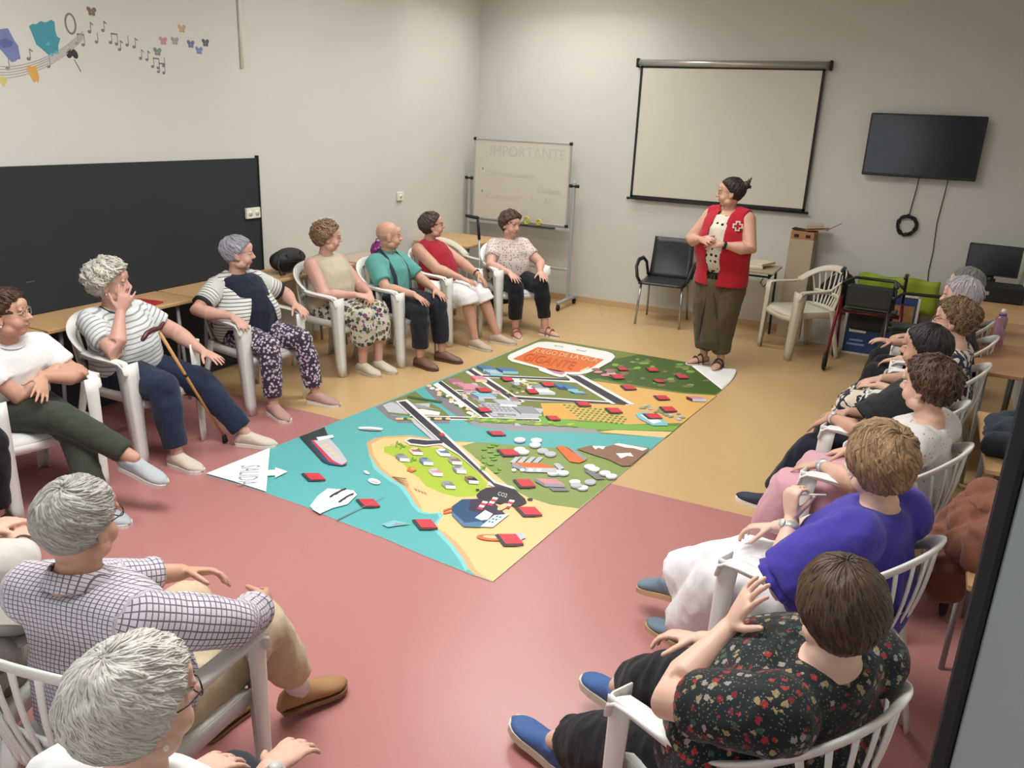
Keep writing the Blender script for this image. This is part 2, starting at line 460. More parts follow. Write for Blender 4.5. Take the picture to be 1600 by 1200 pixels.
# ------------------------------------------------------------------ black armchair with steel legs
M_blk = mat('black_plastic', (34, 37, 38), .38, .05); M_steel = mat('brushed_steel', (168, 168, 165), .3, .04, metal=.9)
M_dark = mat('matt_black', (24, 25, 27), .7, .1); M_grey = mat('grey_paint_metal', (150, 153, 152), .45, .04)
t = thing('black_armchair', 'black plastic armchair with thin metal legs against the back wall', 'chair', (-2.36, 8.52, 0), PI + .08)
b = MB(); g = []
for i in range(9):
    v = i / 8; g.append([((j / 8 * 2 - 1) * .235, -.20 + .44 * v, .45 - .015 * math.sin(PI * v) - .03 * max(0, v - .8) * 5 * .3) for j in range(9)])
b.plate(g, .022); b.build('seat', M_blk, t)
b = MB(); b.plate([[((j / 8 * 2 - 1) * (.225 - .01 * i / 8), -.205 - .10 * (i / 8) - .03 * (1 - (j / 4 - 1) ** 2) * math.sin(PI * i / 8), .44 + .43 * i / 8) for j in range(9)] for i in range(9)], .02)
b.build('backrest', M_blk, t)
for s in (-1, 1):
    b = MB(); b.tube([(s * .235, -.20, .46), (s * .265, -.21, .60), (s * .285, -.12, .655), (s * .292, .05, .655), (s * .285, .17, .60), (s * .262, .20, .50), (s * .235, .19, .45)], [(.016, .022)] * 7, 10, cap=True); b.build('armrest', M_blk, t)
for s in (-1, 1):
    MB().tube([(s * .215, .19, .44), (s * .235, .235, .0)], [.0115, .0115], 10, cap=True).build('leg', M_steel, t)
    MB().tube([(s * .205, -.17, .44), (s * .225, -.27, .0)], [.0115, .0115], 10, cap=True).build('leg', M_steel, t)
# ------------------------------------------------------------------ tables along the walls
M_wood = mat('beech_laminate', (196, 158, 112), .45, .07, 6); M_wood2 = mat('brown_laminate', (168, 124, 88), .45, .07, 6)
def trestle(x0, x1, y0, y1, label, m=M_wood, z=.74, legm=M_grey):
    cx, cy = (x0 + x1) / 2, (y0 + y1) / 2
    t = thing('folding_table', label, 'table', (cx, cy, 0), 0, 'long tables along the walls')
    w, d = (x1 - x0), (y1 - y0)
    MB().box((0, 0, z - .0125), (w, d, .025), bev=.004).build('tabletop', m, t)
    for s in (-1, 1):
        for q in (-1, 1):
            yb = s * (d / 2 - .12); xx = q * (w / 2 - .06)
            MB().tube([(xx, yb, z - .03), (xx, yb - s * (-.02) + s * .03, 0)], [.013, .011], 8, cap=True).build('leg', legm, t)
        MB().tube([(-w / 2 + .06, s * (d / 2 - .12), z - .04), (w / 2 - .06, s * (d / 2 - .12), z - .04)], [.010, .010], 8, cap=True).build('leg_brace', legm, t)
    return t
trestle(-4.875, -4.475, 1.35, 2.98, 'narrow beech table along blackboard behind the green-trousered person')
trestle(-4.875, -4.475, 3.00, 4.12, 'narrow beech table along blackboard carrying the red folder')
trestle(-4.875, -4.475, 4.14, 5.95, 'narrow beech table along left wall under the black handbag')
trestle(-4.875, -4.20, 7.50, 8.30, 'beech table in the far left corner behind the red blouse')
trestle(.42, .845, 5.40, 7.00, 'brown table against right wall with the pink bottle', M_wood2)
trestle(.42, .845, 7.03, 8.88, 'beech computer desk in the far right corner', M_wood)
trestle(.40, .845, 3.72, 4.56, 'small beech table holding the dark jacket by the right wall')
trestle(.31, .845, 2.64, 3.40, 'beech table by right wall under the brown jacket')
# folded sheets / red folder on the left table
def sheet(name, label, cat, c, w, d, th, rz, m):
    return tag(MB().box((0, 0, th / 2), (w, d, th), bev=.002).build(name, m, None, c, rz), label, cat)
M_red = mat('red_card', (170, 40, 48), .5); M_paper = mat('white_paper', (226, 224, 216), .8, .02)
sheet('folder', 'red document folder lying on narrow table by the blackboard', 'folder', (-4.60, 3.70, .742), .20, .34, .012, .15, M_red)
sheet('envelope', 'brown paper envelope beside the red folder on the table', 'envelope', (-4.70, 3.90, .742), .25, .17, .004, -.35, mat('kraft_paper', (190, 150, 104), .8))
# ------------------------------------------------------------------ wall things
bb = thing('blackboard', 'large black board covering the lower left wall', 'blackboard', (XL + .0125, 1.9, 0))
MB().box((0, 0, .825), (.024, 6.66, 1.63), bev=.004).build('board_panel', mat('blackboard_slate', (34, 40, 44), .7, .22, 1.6), bb)
for y_, z_, l_ in ((-.6, 1.28, .09), (.95, 1.42, .05), (1.3, .95, .06), (-1.9, 1.1, .12)):
    MB().box((.0125, y_, z_), (.001, l_, .006)).build('chalk_mark', mat('chalk_smudge', (88, 92, 94), .9), bb)
MB().box((.004, 3.33 - .006, .83), (.03, .012, 1.66)).build('edge_strip', mat('dark_edge', (22, 23, 25), .5), bb)
# sockets
M_sock = mat('socket_plastic', (226, 224, 214), .4, .02)
def socket(y, z, w, h, n, label):
    t = thing('wall_socket', label, 'socket', (XL + .001 + (.024 if y < 5.2 else 0), y, z), 0)
    MB().box((.012, 0, 0), (.024, w, h), bev=.004).build('cover_plate', M_sock, t)
    for i in range(n):
        o = (i - (n - 1) / 2) * w / n
        b = MB(); b.tube([(.0235, o, 0), (.0255, o, 0)], [.024, .024], 16, cap=True); s_ = b.build('outlet', M_sock, t)
        b = MB()
        for q in (-1, 1): b.tube([(.0245, o + q * .009, 0), (.0262, o + q * .009, 0)], [.0035, .0035], 8, cap=True)
        b.build('outlet_hole', M_dark, s_)
socket(5.125, 1.215, .155, .085, 2, 'white double socket at the top edge of the blackboard')
socket(7.27, 1.21, .10, .085, 1, 'small white socket on the left wall above the bald person')
t = MB().tube([(XL + .012, 5.125, 2.31), (XL + .012, 5.125, CEIL - .002)], [.012, .012], 10, cap=True).build('cable_conduit', M_sock)
tag(t, 'thin white cable conduit running up the left wall', 'conduit')
# projection screen
t = thing('projection_screen', 'pull-down white projection screen with black borders on back wall', 'screen', (-2.02, YB, 0))
M_scr = mat('screen_cloth', (205, 201, 188), .8, .015, 2)
x0, x1, z0, z1 = -.925, .915, 1.255, 2.60
MB().box(((x0 + x1) / 2, -.052, (z0 + z1) / 2), (x1 - x0, .003, z1 - z0)).build('screen_sheet', M_scr, t)
for (cx_, cz_, w_, h_) in ((x0 + .012, (z0 + z1) / 2, .026, z1 - z0), (x1 - .012, (z0 + z1) / 2, .026, z1 - z0), ((x0 + x1) / 2, z0 + .012, x1 - x0, .026), ((x0 + x1) / 2, z1 - .008, x1 - x0, .02)):
    MB().box((cx_, -.0555, cz_), (w_, .003, h_)).build('border_strip', M_dark, t)
MB().tube([(x0 - .03, -.045, 2.63), (x1 + .04, -.045, 2.63)], [.036, .036], 16, cap=True).build('roller_case', mat('satin_aluminium', (176, 174, 166), .35, .03, metal=.6), t)
for s in (x0 - .035, x1 + .045): MB().box((s, -.045, 2.63), (.022, .088, .09), bev=.006).build('end_cap', M_dark, t)
MB().tube([(x0 - .02, -.052, z0 - .012), (x1 + .02, -.052, z0 - .012)], [.011, .011], 10, cap=True).build('bottom_bar', M_dark, t)
for s in (x0 - .022, x1 + .022): MB().ell((s, -.052, z0 - .012), (.02, .016, .016)).build('bar_knob', M_dark, t)
# television
t = thing('television', 'wide black flat television mounted high on the back wall', 'television', (-.143, YB, 0))
MB().box((0, -.085, 1.935), (.975, .035, .565), bev=.008).build('bezel', mat('tv_bezel', (20, 21, 24), .35), t)
MB().box((0, -.1035, 1.942), (.945, .002, .525)).build('screen_glass', mat('tv_glass', (17, 19, 27), .16, .1, 2), t)
MB().box((0, -.035, 1.94), (.30, .066, .25), bev=.01).build('wall_bracket', M_dark, t)
# coiled cable, straight cable
pts = []
for i in range(90):
    a = i / 89 * 2 * PI * 4.5; r = .083 + .011 * math.sin(i * .9) + .004 * math.cos(i * 2.3)
    pts.append((-.155 + r * math.sin(a), YB - .022 - .010 * math.sin(a * .22 + i), 1.205 + r * math.cos(a) * 1.05))
b = MB(); b.tube(pts, [.008] * len(pts), 6, cap=True)
b.tube([(-.125, YB - .06, 1.66), (-.13, YB - .02, 1.55), (-.145, YB - .018, 1.38), (-.15, YB - .02, 1.29)], [.0045] * 4, 6, cap=True)
tag(b.build('cable', M_dark), 'black cable coiled in a ring below the television', 'cable')
b = MB(); b.tube([(.12, YB - .06, 1.66), (.115, YB - .012, 1.52), (.10, YB - .012, 1.25), (.115, YB - .012, .98), (.11, YB - .012, .78), (.13, YB - .012, .60)], [.004] * 6, 6, cap=True)
tag(b.build('cable', M_dark), 'thin dark cable hanging straight from television to the desk', 'cable')
# mobile whiteboard
t = thing('whiteboard', 'mobile whiteboard with faded marker writing in the far corner', 'whiteboard', (-4.15, 8.58, 0))
M_wb = mat('whiteboard_enamel', (202, 197, 184), .28, .015, 2); M_al = mat('light_grey_metal', (176, 180, 180), .4, .03, metal=.3)
MB().box((0, 0, 1.345), (1.17, .018, .87)).build('board_panel', M_wb, t)
for s in (-1, 1):
    MB().box((s * .59, 0, 1.345), (.022, .028, .89), bev=.004).build('frame_rail', M_al, t)
    MB().box((0, 0, 1.345 + s * .44), (1.17, .028, .022), bev=.004).build('frame_rail', M_al, t)
    for q in (-1, 1): MB().box((s * .59, -.002, 1.345 + q * .44), (.034, .036, .034), bev=.006).build('corner_cap', M_dark, t)
    MB().box((s * .655, 0, .73), (.035, .03, 1.32), bev=.006).build('post', M_al, t)
    MB().tube([(s * .60, 0, 1.345), (s * .71, 0, 1.345)], [.018, .018], 12, cap=True).build('pivot_knob', M_dark, t)
    MB().box((s * .655, -.02, .085), (.045, .50, .035), bev=.006).build('foot_bar', M_al, t)
    for q in (-1, 1):
        c = MB(); c.tube([(s * .655 - .012, -.02 + q * .235, .032), (s * .655 + .012, -.02 + q * .235, .032)], [.032, .032], 16, cap=True); c.box((s * .655, -.02 + q * .235, .062), (.03, .03, .03), bev=.004); c.build('castor', M_dark, t)
MB().box((0, 0, .86), (1.28, .025, .03), bev=.004).build('cross_bar', M_al, t)
MB().box((0, 0, .42), (1.28, .025, .03), bev=.004).build('cross_bar', M_al, t)
MB().box((.22, -.06, .875), (.50, .075, .012), bev=.004).build('pen_tray', M_dark, t)
# faded handwriting on the board (strokes standing .3 mm proud)
FONT_MATS = {}
def text_part(s, size, m, parent, origin, ex, ey, name='lettering', width=None, thick=.0006, align='CENTER'):
    """text as a mesh laid in the plane spanned by ex (reading) and ey (up)"""
    cu = bpy.data.curves.new('t', 'FONT'); cu.body = s; cu.size = size; cu.extrude = thick; cu.align_x = align; cu.align_y = 'CENTER'; cu.resolution_u = 3
    o = bpy.data.objects.new('t', cu); COL.objects.link(o)
    dg = bpy.context.evaluated_depsgraph_get(); dg.update(); me = bpy.data.meshes.new_from_object(o.evaluated_get(dg)); bpy.data.objects.remove(o)
    ex = Vector(ex); ey = Vector(ey); nz = ex.cross(ey).normalized(); O = Vector(origin)
    w = max(v.co.x for v in me.vertices) - min(v.co.x for v in me.vertices); k = (width / w) if width else 1
    for v in me.vertices: v.co = O + ex * (v.co.x * k) + ey * v.co.y + nz * (v.co.z + thick)
    me.materials.clear(); me.materials.append(m); me.name = name
    ob = bpy.data.objects.new(name, me); COL.objects.link(ob); ob.parent = parent; return ob
M_ink = mat('faded_marker', (190, 185, 174), .5, .03); M_ink2 = mat('marker_dot', (90, 92, 95), .5)
text_part('IMPORTANTE', .16, M_ink, t, (.07, -.0095, 1.66), (1, 0, 0), (0, 0, 1), width=.92)
text_part('Comunicacion', .085, M_ink, t, (-.13, -.0095, 1.42), (1, 0, 0), (0, 0, 1), width=.62)
text_part('Cuidado', .085, M_ink, t, (.36, -.0095, 1.27), (1, 0, 0), (0, 0, 1), width=.28)
text_part('Compartir', .10, M_ink, t, (-.20, -.0095, 1.16), (1, 0, 0), (0, 0, 1), width=.46)
text_part('+', .10, M_ink, t, (.16, -.0095, 1.16), (1, 0, 0), (0, 0, 1))
text_part('AL', .10, M_ink, t, (.36, -.0095, 1.16), (1, 0, 0), (0, 0, 1))
text_part('O', .09, M_ink, t, (.08, -.0095, 1.02), (1, 0, 0), (0, 0, 1))
for z in (1.46, 1.21): MB().box((-.48, -.0098, z), (.010, .0012, .026)).build('ink_mark', M_ink2, t)
# things on the tray: yellow tape rolls
M_yel = mat('yellow_tape', (196, 186, 60), .5)
for i, (x_, rr) in enumerate(((-4.02, .038), (-3.87, .030))):
    b = MB(); b.tube([(0, r_ * math.cos(a), r_ * math.sin(a)) for r_ in (rr,) for a in [k * 2 * PI / 20 for k in range(20)]], [(.012, .009)] * 20, 8, up=(1, 0, 0), closed=True)
    o = b.build('tape_roll', M_yel, None, (x_, 8.515, .882 + rr + .012), PI / 2 - .3)
    tag(o, ['larger yellow tape roll standing on the whiteboard tray', 'smaller yellow tape roll at the right of the whiteboard tray'][i], 'tape')
# crutch leaning in the corner
t = thing('walking_crutch', 'grey forearm crutch with black grip leaning behind the corner table', 'crutch', (-4.10, 7.62, 0))
MB().tube([(0, 0, .03), (-.05, .03, .80)], [.011, .011], 10, cap=True).build('shaft', M_al, t)
MB().tube([(-.05, .03, .80), (-.09, .055, 1.02)], [.016, .014], 10, cap=True).build('cuff_tube', M_dark, t)
MB().tube([(-.09, .055, 1.02), (-.22, .05, 1.03)], [.018, .016], 10).build('handle', M_dark, t)
MB().ell((0, 0, .02), (.02, .02, .022)).build('rubber_tip', M_dark, t)
# ------------------------------------------------------------------ handbag on the left table
t = thing('handbag', 'black leather handbag on the table behind the beige top person', 'handbag', (-4.66, 5.28, .742), .1)
def bagfn(d, v): return Vector((v.x * (1 - .35 * max(0, d.z)), v.y * (1 - .12 * abs(d.z)), v.z * (1 if d.z < 0 else 1.0)))
MB().ell((0, 0, .105), (.10, .21, .105), seg=28, rings=16, fn=lambda d, v: Vector((v.x * (1 - .3 * max(0, d.z)) * (1 + .10 * math.sin(d.y * 9 + d.z * 3)), v.y * min(1.0, 1.22 - .30 * d.z), max(-.095, v.z * (.86 if d.z > 0 else 1))))).build('bag_body', mat('black_leather', (20, 20, 23), .62, .3, bump=.5), t)
MB().tube([(.07, -.20, .17), (.10, -.27, .09), (.11, -.25, .02), (.10, -.18, .015)], [.008] * 4, 8, cap=True).build('strap', M_dark, t)
MB().tube([(.06, -.10, .16), (.09, -.08, .10), (.10, .0, .085), (.09, .08, .10), (.06, .10, .16)], [.007] * 5, 8, cap=True).build('handle', M_dark, t)
# purple bag behind the bald person
t = thing('handbag', 'small purple and pink bag behind the bald person', 'handbag', (-4.56, 6.42, 0))
trs = MB(); trs.ell((0, 0, .80), (.07, .075, .08), seg=20, rings=12, fn=lambda d, v: Vector((v.x, v.y * (1.1 - .3 * d.z), v.z))); trs.build('bag_body', cloth('purple_fabric', (112, 40, 104), kind='dots', freq=26, w=.3, c2=(176, 90, 150)), t)
MB().tube([(0, -.04, .86), (0, -.03, .90), (0, .03, .90), (0, .04, .86)], [.005] * 4, 8, cap=True).build('handle', mat('purple_strap', (96, 28, 84), .6), t)
tag(MB().box((0, 0, .36), (.36, .55, .72), bev=.01).build('side_cabinet', mat('cabinet_side', (188, 168, 150), .6), None, (-4.70, 6.38, 0)), 'pale low cabinet by the left wall under the purple bag', 'cabinet')
# ------------------------------------------------------------------ school desk behind the standing person
t = thing('school_desk', 'small school desk with dark green metal legs behind the standing person', 'desk', (-1.58, 8.48, 0))
M_green = mat('dark_green_steel', (30, 56, 42), .45)
MB().box((0, 0, .70), (.72, .50, .022), bev=.004).build('desktop', mat('desk_laminate', (170, 158, 128), .5), t)
for s in (-1, 1):
    for q in (-1, 1): MB().tube([(s * .31, q * .20, .69), (s * .325, q * .215, 0)], [.0125, .0125], 10, cap=True).build('leg', M_green, t)
    MB().tube([(s * .31, -.20, .655), (s * .31, .20, .655)], [.010, .010], 8, cap=True).build('rail', M_green, t)
MB().tube([(-.31, -.20, .655), (.31, -.20, .655)], [.010, .010], 8, cap=True).build('rail', M_green, t)
MB().tube([(.31, -.20, .60), (.27, -.22, .56), (.24, -.22, .60), (.26, -.22, .64)], [.006] * 4, 8, cap=True).build('bag_hook', M_green, t)
for i, (dx, dy, rz, c) in enumerate(((.10, -.02, .2, (222, 216, 200)), (.16, .05, -.3, (206, 198, 176)))):
    tag(MB().box((0, 0, .012), (.21, .28, .024), bev=.002).build('paper_stack', mat('paper_stack_%d' % i, c, .8), None, (-1.58 + dx, 8.48 + dy, .7125 + i * .0245), rz), ['lower pale booklet pile on the green-legged desk', 'upper cream booklet lying crosswise on the desk pile'][i], 'papers')
# ------------------------------------------------------------------ tall carton
t = thing('cardboard_box', 'tall narrow pale carton with open flaps against the back wall', 'box', (-1.06, 8.77, 0), -.05)
M_cb = mat('pale_cardboard', (176, 162, 140), .8, .05); M_cb2 = mat('brown_cardboard', (166, 120, 84), .8, .08)
MB().box((0, 0, .50), (.235, .22, 1.0), bev=.004).build('carton_body', M_cb, t)
MB().box((0, 0, 1.04), (.225, .21, .08), bev=.003).build('inner_carton', M_cb2, t)
for s in (-1, 1): MB().box((s * .055, -.1065, 1.035), (.045, .004, .03), bev=.001).build('hand_hole', M_dark, t)
MB().box((.12, -.01, 1.105), (.20, .20, .006), rot=Euler((0, -.12, 0)).to_matrix()).build('flap', M_cb2, t)
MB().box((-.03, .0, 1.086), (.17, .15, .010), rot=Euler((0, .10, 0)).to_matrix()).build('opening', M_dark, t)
MB().box((.09, -.02, 1.135), (.16, .12, .04), bev=.004, rot=Euler((0, -.1, .2)).to_matrix()).build('folded_card', M_cb, t)
MB().tube([(.20, 0, 1.10), (.33, .02, 1.18)], [.005, .004], 6, cap=True).build('stick', mat('grey_stick', (120, 116, 104), .5), t)
# ------------------------------------------------------------------ low bench, black bag, lime panel, poster
tag(MB().box((0, 0, .17), (1.02, .34, .34), bev=.006).build('low_plinth', mat('plinth_paint', (206, 203, 194), .7), None, (-.42, 8.73, 0)), 'low white plinth along the back wall behind the empty chair', 'plinth')
tag(MB().box((0, 0, .0125), (1.06, .40, .025), bev=.003).build('shelf_board', mat('dark_walnut', (76, 56, 44), .5), None, (-.42, 8.70, .341)), 'dark wooden board lying on the low white plinth', 'shelf')
t = thing('shoulder_bag', 'bulky black bag on the dark board left of the red walker', 'bag', (-.66, 8.68, .367))
remeshed(MB().ell((0, 0, .15), (.17, .12, .15)).ell((.03, -.02, .24), (.12, .09, .12)).ell((-.06, 0, .05), (.14, .12, .05)), 'bag_body', mat('black_nylon', (18, 19, 21), .6, .2), t, .012, 3, .012, 6, 3)
MB().tube([(-.10, -.02, .27), (-.04, -.05, .38), (.06, -.05, .38), (.12, -.02, .28)], [.010] * 4, 8, cap=True).build('strap', M_dark, t)
M_lime = mat('lime_fabric', (150, 168, 40), .7, .12)
t = thing('lime_bag', 'lime green folded banner behind the red walker', 'banner', (-.13, 8.79, .367))
MB().plate([[(-.36 + .72 * i / 14, .02 * math.sin(i * 1.3), .02 + (.33 + .012 * math.sin(i * .9)) * j / 6) for j in range(7)] for i in range(15)], .03).build('banner_sheet', M_lime, t)
# framed poster leaning
t = thing('framed_poster', 'framed blue poster leaning on the plinth behind the red walker', 'poster', (-.22, 8.36, .0), 0)
rot = Euler((-.13, 0, 0)).to_matrix()
M_cream = mat('cream_frame', (206, 198, 180), .5); M_blue = mat('poster_blue', (36, 60, 112), .5, .2)
def rbox(c, d): 
    return MB().box(rot @ Vector(c), d, rot=rot)
rbox((0, 0, .31), (.60, .012, .58)).build('picture', M_blue, t)
for (c, d) in (((-.30, -.004, .31), (.022, .022, .62)), ((.30, -.004, .31), (.022, .022, .62)), ((0, -.004, .012), (.62, .022, .022)), ((0, -.004, .61), (.62, .022, .022))): rbox(c, d).build('frame_rail', M_cream, t)
rbox((.05, -.008, .44), (.44, .003, .16)).build('printed_photo', mat('poster_photo', (150, 108, 64), .5, .6, 18), t)
rbox((-.18, -.0075, .23), (.15, .002, .03)).build('printed_line', M_paper, t)
for z_, w_ in ((.14, .12), (.10, .16)): rbox((-.18, -.0075, z_), (w_, .002, .018)).build('printed_line', mat('poster_lines', (130, 160, 200), .5), t)
# ------------------------------------------------------------------ rollators
M_wine = mat('wine_red_paint', (112, 24, 38), .3, .05, metal=.2)
def rollator(x, y, rz, label, fm, bagc):
    t = thing('rollator', label, 'walking frame', (x, y, 0), rz, 'wheeled walking frames by the back wall')
    for s in (-1, 1):
        MB().tube([(s * .26, -.26, .10), (s * .255, -.10, .45), (s * .25, .06, .66)], [.013] * 3, 10, cap=True).build('front_leg', fm, t)
        MB().tube([(s * .27, .26, .10), (s * .26, .16, .45), (s * .25, .06, .66)], [.013] * 3, 10, cap=True).build('rear_leg', fm, t)
        MB().tube([(s * .25, .06, .62), (s * .25, .13, .86), (s * .25, .16, .90), (s * .25, .20, .905)], [.011] * 4, 10, cap=True).build('handle_tube', M_dark, t)
        MB().tube([(s * .25, .17, .905), (s * .25, .29, .90)], [.018, .017], 10).build('grip', M_blk, t)
        MB().tube([(s * .25, .24, .87), (s * .25, .30, .85), (s * .25, .30, .80)], [.006] * 3, 8, cap=True).build('brake_lever', M_dark, t)
        for q in (-1, 1):
            b = MB(); cx_, cy_ = s * .275, q * .27
            b.tube([(cx_, cy_ + .075 * math.cos(a), .088 + .075 * math.sin(a)) for a in [k * 2 * PI / 24 for k in range(24)]], [.013] * 24, 8, closed=True)
            w = b.build('wheel', M_dark, t)
            b = MB()
            for k in range(5): a = k * 2 * PI / 5; b.tube([(cx_, cy_, .088), (cx_, cy_ + .07 * math.cos(a), .088 + .07 * math.sin(a))], [.008, .006], 6, cap=True)
            b.tube([(cx_ - .018, cy_, .088), (cx_ + .018, cy_, .088)], [.016, .016], 10, cap=True); b.build('hub', M_blk, w)
    MB().tube([(-.25, -.08, .50), (.25, -.08, .50)], [.011] * 2, 8, cap=True).build('cross_bar', fm, t)
    MB().tube([(-.25, .10, .52), (.25, .10, .52)], [.011] * 2, 8, cap=True).build('cross_bar', fm, t)
    MB().box((0, .02, .545), (.44, .22, .03), bev=.01).build('seat', M_blk, t)
    MB().tube([(-.25, .12, .78), (-.16, .02 + .02, .82), (.16, .04, .82), (.25, .12, .78)], [.014] * 4, 8, cap=True).build('back_strap', M_blk, t)
    MB().box((0, -.15, .42), (.36, .14, .20), bev=.03).build('basket', M_dark, t)
    if bagc:
        MB().box((0, .155, .68), (.40, .07, .20), bev=.02).build('front_pouch', M_blk, t)
        MB().box((.02, .118, .64), (.18, .003, .025)).build('printed_label', mat('teal_label', (40, 120, 140), .5), t)
        for s in (-1, 1): MB().box((s * .12, -.095, .503), (.06, .006, .016)).build('sticker', M_paper, t)
    return t
rollator(-.30, 7.88, PI - .05, 'red-framed rollator with black seat and pouch by the blue poster', M_wine, True)
rollator(.105, 7.36, PI + .12, 'black-framed rollator with curved handles beside the red one', M_blk, False)
t = thing('shopping_trolley', 'black fabric shopping trolley behind the person in front of the whiteboard', 'trolley', (-3.98, 7.78, 0), -.3)
MB().tube([(0, 0, .14), (0, 0, .20), (0, 0, .45), (0, -.02, .68), (0, -.02, .72)], [(.15, .09), (.17, .11), (.17, .11), (.16, .10), (.12, .06)], 20, up=(0, 1, 0), cap=True).build('bag_body', mat('black_nylon', (18, 19, 21), .6, .2), t)
for s in (-1, 1):
    MB().tube([(s * .10, .12, .06), (s * .10, .125, .75)], [.009, .009], 8, cap=True).build('frame_tube', M_grey, t)
    b = MB(); b.tube([(s * .16 - .014, .12, .072), (s * .16 + .014, .12, .072)], [.07, .07], 20, cap=True); b.build('wheel', M_dark, t)
MB().tube([(0, .125, .74), (0, .12, .95)], [.010, .010], 8, cap=True).build('handle_tube', M_grey, t)
MB().tube([(-.14, .12, .12), (.14, .12, .12)], [.009, .009], 8, cap=True).build('axle', M_grey, t)
# ------------------------------------------------------------------ computer corner
t = thing('computer_monitor', 'black flat computer monitor on the far right desk', 'monitor', (.60, 8.45, .742), -.12)
MB().box((0, -.02, .27), (.42, .03, .27), bev=.006, rot=Euler((-.06, 0, 0)).to_matrix()).build('screen_case', M_blk, t)
MB().box((0, -.0375, .27), (.39, .002, .24), rot=Euler((-.06, 0, 0)).to_matrix()).build('screen_glass', mat('monitor_glass', (22, 24, 27), .22), t)
MB().tube([(0, 0, .02), (0, .005, .16)], [(.03, .014)] * 2, 10, cap=True).build('stand_neck', M_blk, t)
MB().box((0, 0, .01), (.26, .18, .018), bev=.008).build('stand_base', M_grey, t)
t = thing('keyboard', 'pale keyboard under the computer monitor', 'keyboard', (.64, 8.22, .742), -.15)
MB().box((0, 0, .012), (.42, .14, .02), bev=.005).build('key_tray', mat('keyboard_grey', (150, 150, 146), .5), t)
kb = MB()
for i in range(14):
    for j in range(5): kb.box((-.19 + i * .0292, -.05 + j * .025, .025), (.024, .020, .008), bev=.002)
kb.build('keys', mat('key_caps', (96, 97, 98), .5), t)['kind'] = 'stuff'
t = thing('computer_tower', 'black desktop computer lying on the desk below the monitor', 'computer', (.66, 7.98, .742), 0)
MB().box((0, 0, .065), (.34, .28, .13), bev=.006).build('case', M_dark, t)
MB().box((-.10, -.1415, .07), (.03, .003, .03)).build('power_button', M_grey, t)
t = thing('telephone', 'black desk telephone on the computer desk', 'telephone', (.53, 8.62, .742), .4)
MB().prism([(-.10, 0), (.10, 0), (.10, .09), (-.10, .03)], -.09, .09, ax=1).build('phone_body', M_blk, t)
MB().tube([(.02, -.10, .10), (.03, -.05, .125), (.03, .05, .125), (.02, .10, .10)], [.02, .014, .014, .02], 10).build('handset', M_dark, t)
MB().box((.115, 0, .01), (.02, .02, .012)).build('status_light', mat('red_lamp', (220, 60, 50), .4), t)
# wine coloured bag on the desk edge
t = thing('handbag', 'small dark red bag leaning behind the black rollator', 'handbag', (.50, 8.02, .742))
remeshed(MB().ell((0, 0, .07), (.05, .09, .07)), 'bag_body', mat('wine_leather', (84, 22, 34), .5), t, .01, 2)
MB().tube([(0, -.06, .12), (0, -.03, .18), (0, .03, .18), (0, .06, .12)], [.005] * 4, 8, cap=True).build('handle', M_dark, t)
# pink bottle
t = thing('water_bottle', 'translucent pink drinking bottle on the brown table at right', 'bottle', (.56, 6.18, .742))
M_pink = mat('pink_plastic', (214, 170, 196), .2, .05, trans=.75)
prof = [(0, .034), (.01, .036), (.06, .036), (.10, .031), (.14, .036), (.18, .035), (.20, .022)]
MB().tube([(0, 0, z) for z, r in prof], [r for z, r in prof], 24, up=(0, 1, 0), cap=True).build('bottle_body', M_pink, t)
MB().tube([(0, 0, .20), (0, 0, .212)], [.024, .024], 16, up=(0, 1, 0), cap=True).build('collar', mat('purple_cap', (120, 80, 140), .4), t)
MB().ell((0, 0, .226), (.016, .016, .018)).build('spout', M_sock, t)
# eyeglass case, dark jacket, white binder on the small table
t = thing('glasses_case', 'long black glasses case on the small beech table', 'case', (.55, 4.36, .742), -1.25)
MB().box((0, 0, .022), (.065, .18, .042), bev=.018).build('case_shell', M_blk, t)
MB().box((0, 0, .024), (.0665, .178, .002)).build('lid_seam', M_dark, t)
t = thing('jacket', 'dark blue-grey jacket thrown over the small table', 'jacket', (.60, 4.02, .742))
jb = MB().ell((0, 0, .05), (.22, .24, .05)).ell((-.06, .05, .09), (.15, .13, .06)).ell((.08, -.08, .08), (.14, .14, .06)).tube([(-.12, .1, .10), (.0, .14, .14), (.12, .10, .11)], [.04, .05, .04], 12).tube([(-.16, -.12, .05), (-.04, -.18, .10), (.14, -.17, .06)], [.045, .05, .045], 12)
remeshed(jb, 'jacket_cloth', cloth('dark_slate_cloth', (44, 52, 62)), t, .011, 3, .028, 7, 5)
MB().tube([(-.14, .04, .12), (-.02, .08, .19), (.10, .04, .14)], [.012] * 3, 8).build('collar', mat('jacket_collar', (30, 34, 40), .8), t)
t = thing('box_file', 'white box file standing upright behind the dark jacket', 'box file', (.76, 4.30, .742), .15)
MB().box((0, 0, .165), (.10, .27, .33), bev=.004).build('file_body', mat('white_card', (202, 206, 208), .6), t)
MB().box((0, 0, .333), (.105, .275, .012), bev=.003).build('file_lid', M_paper, t)
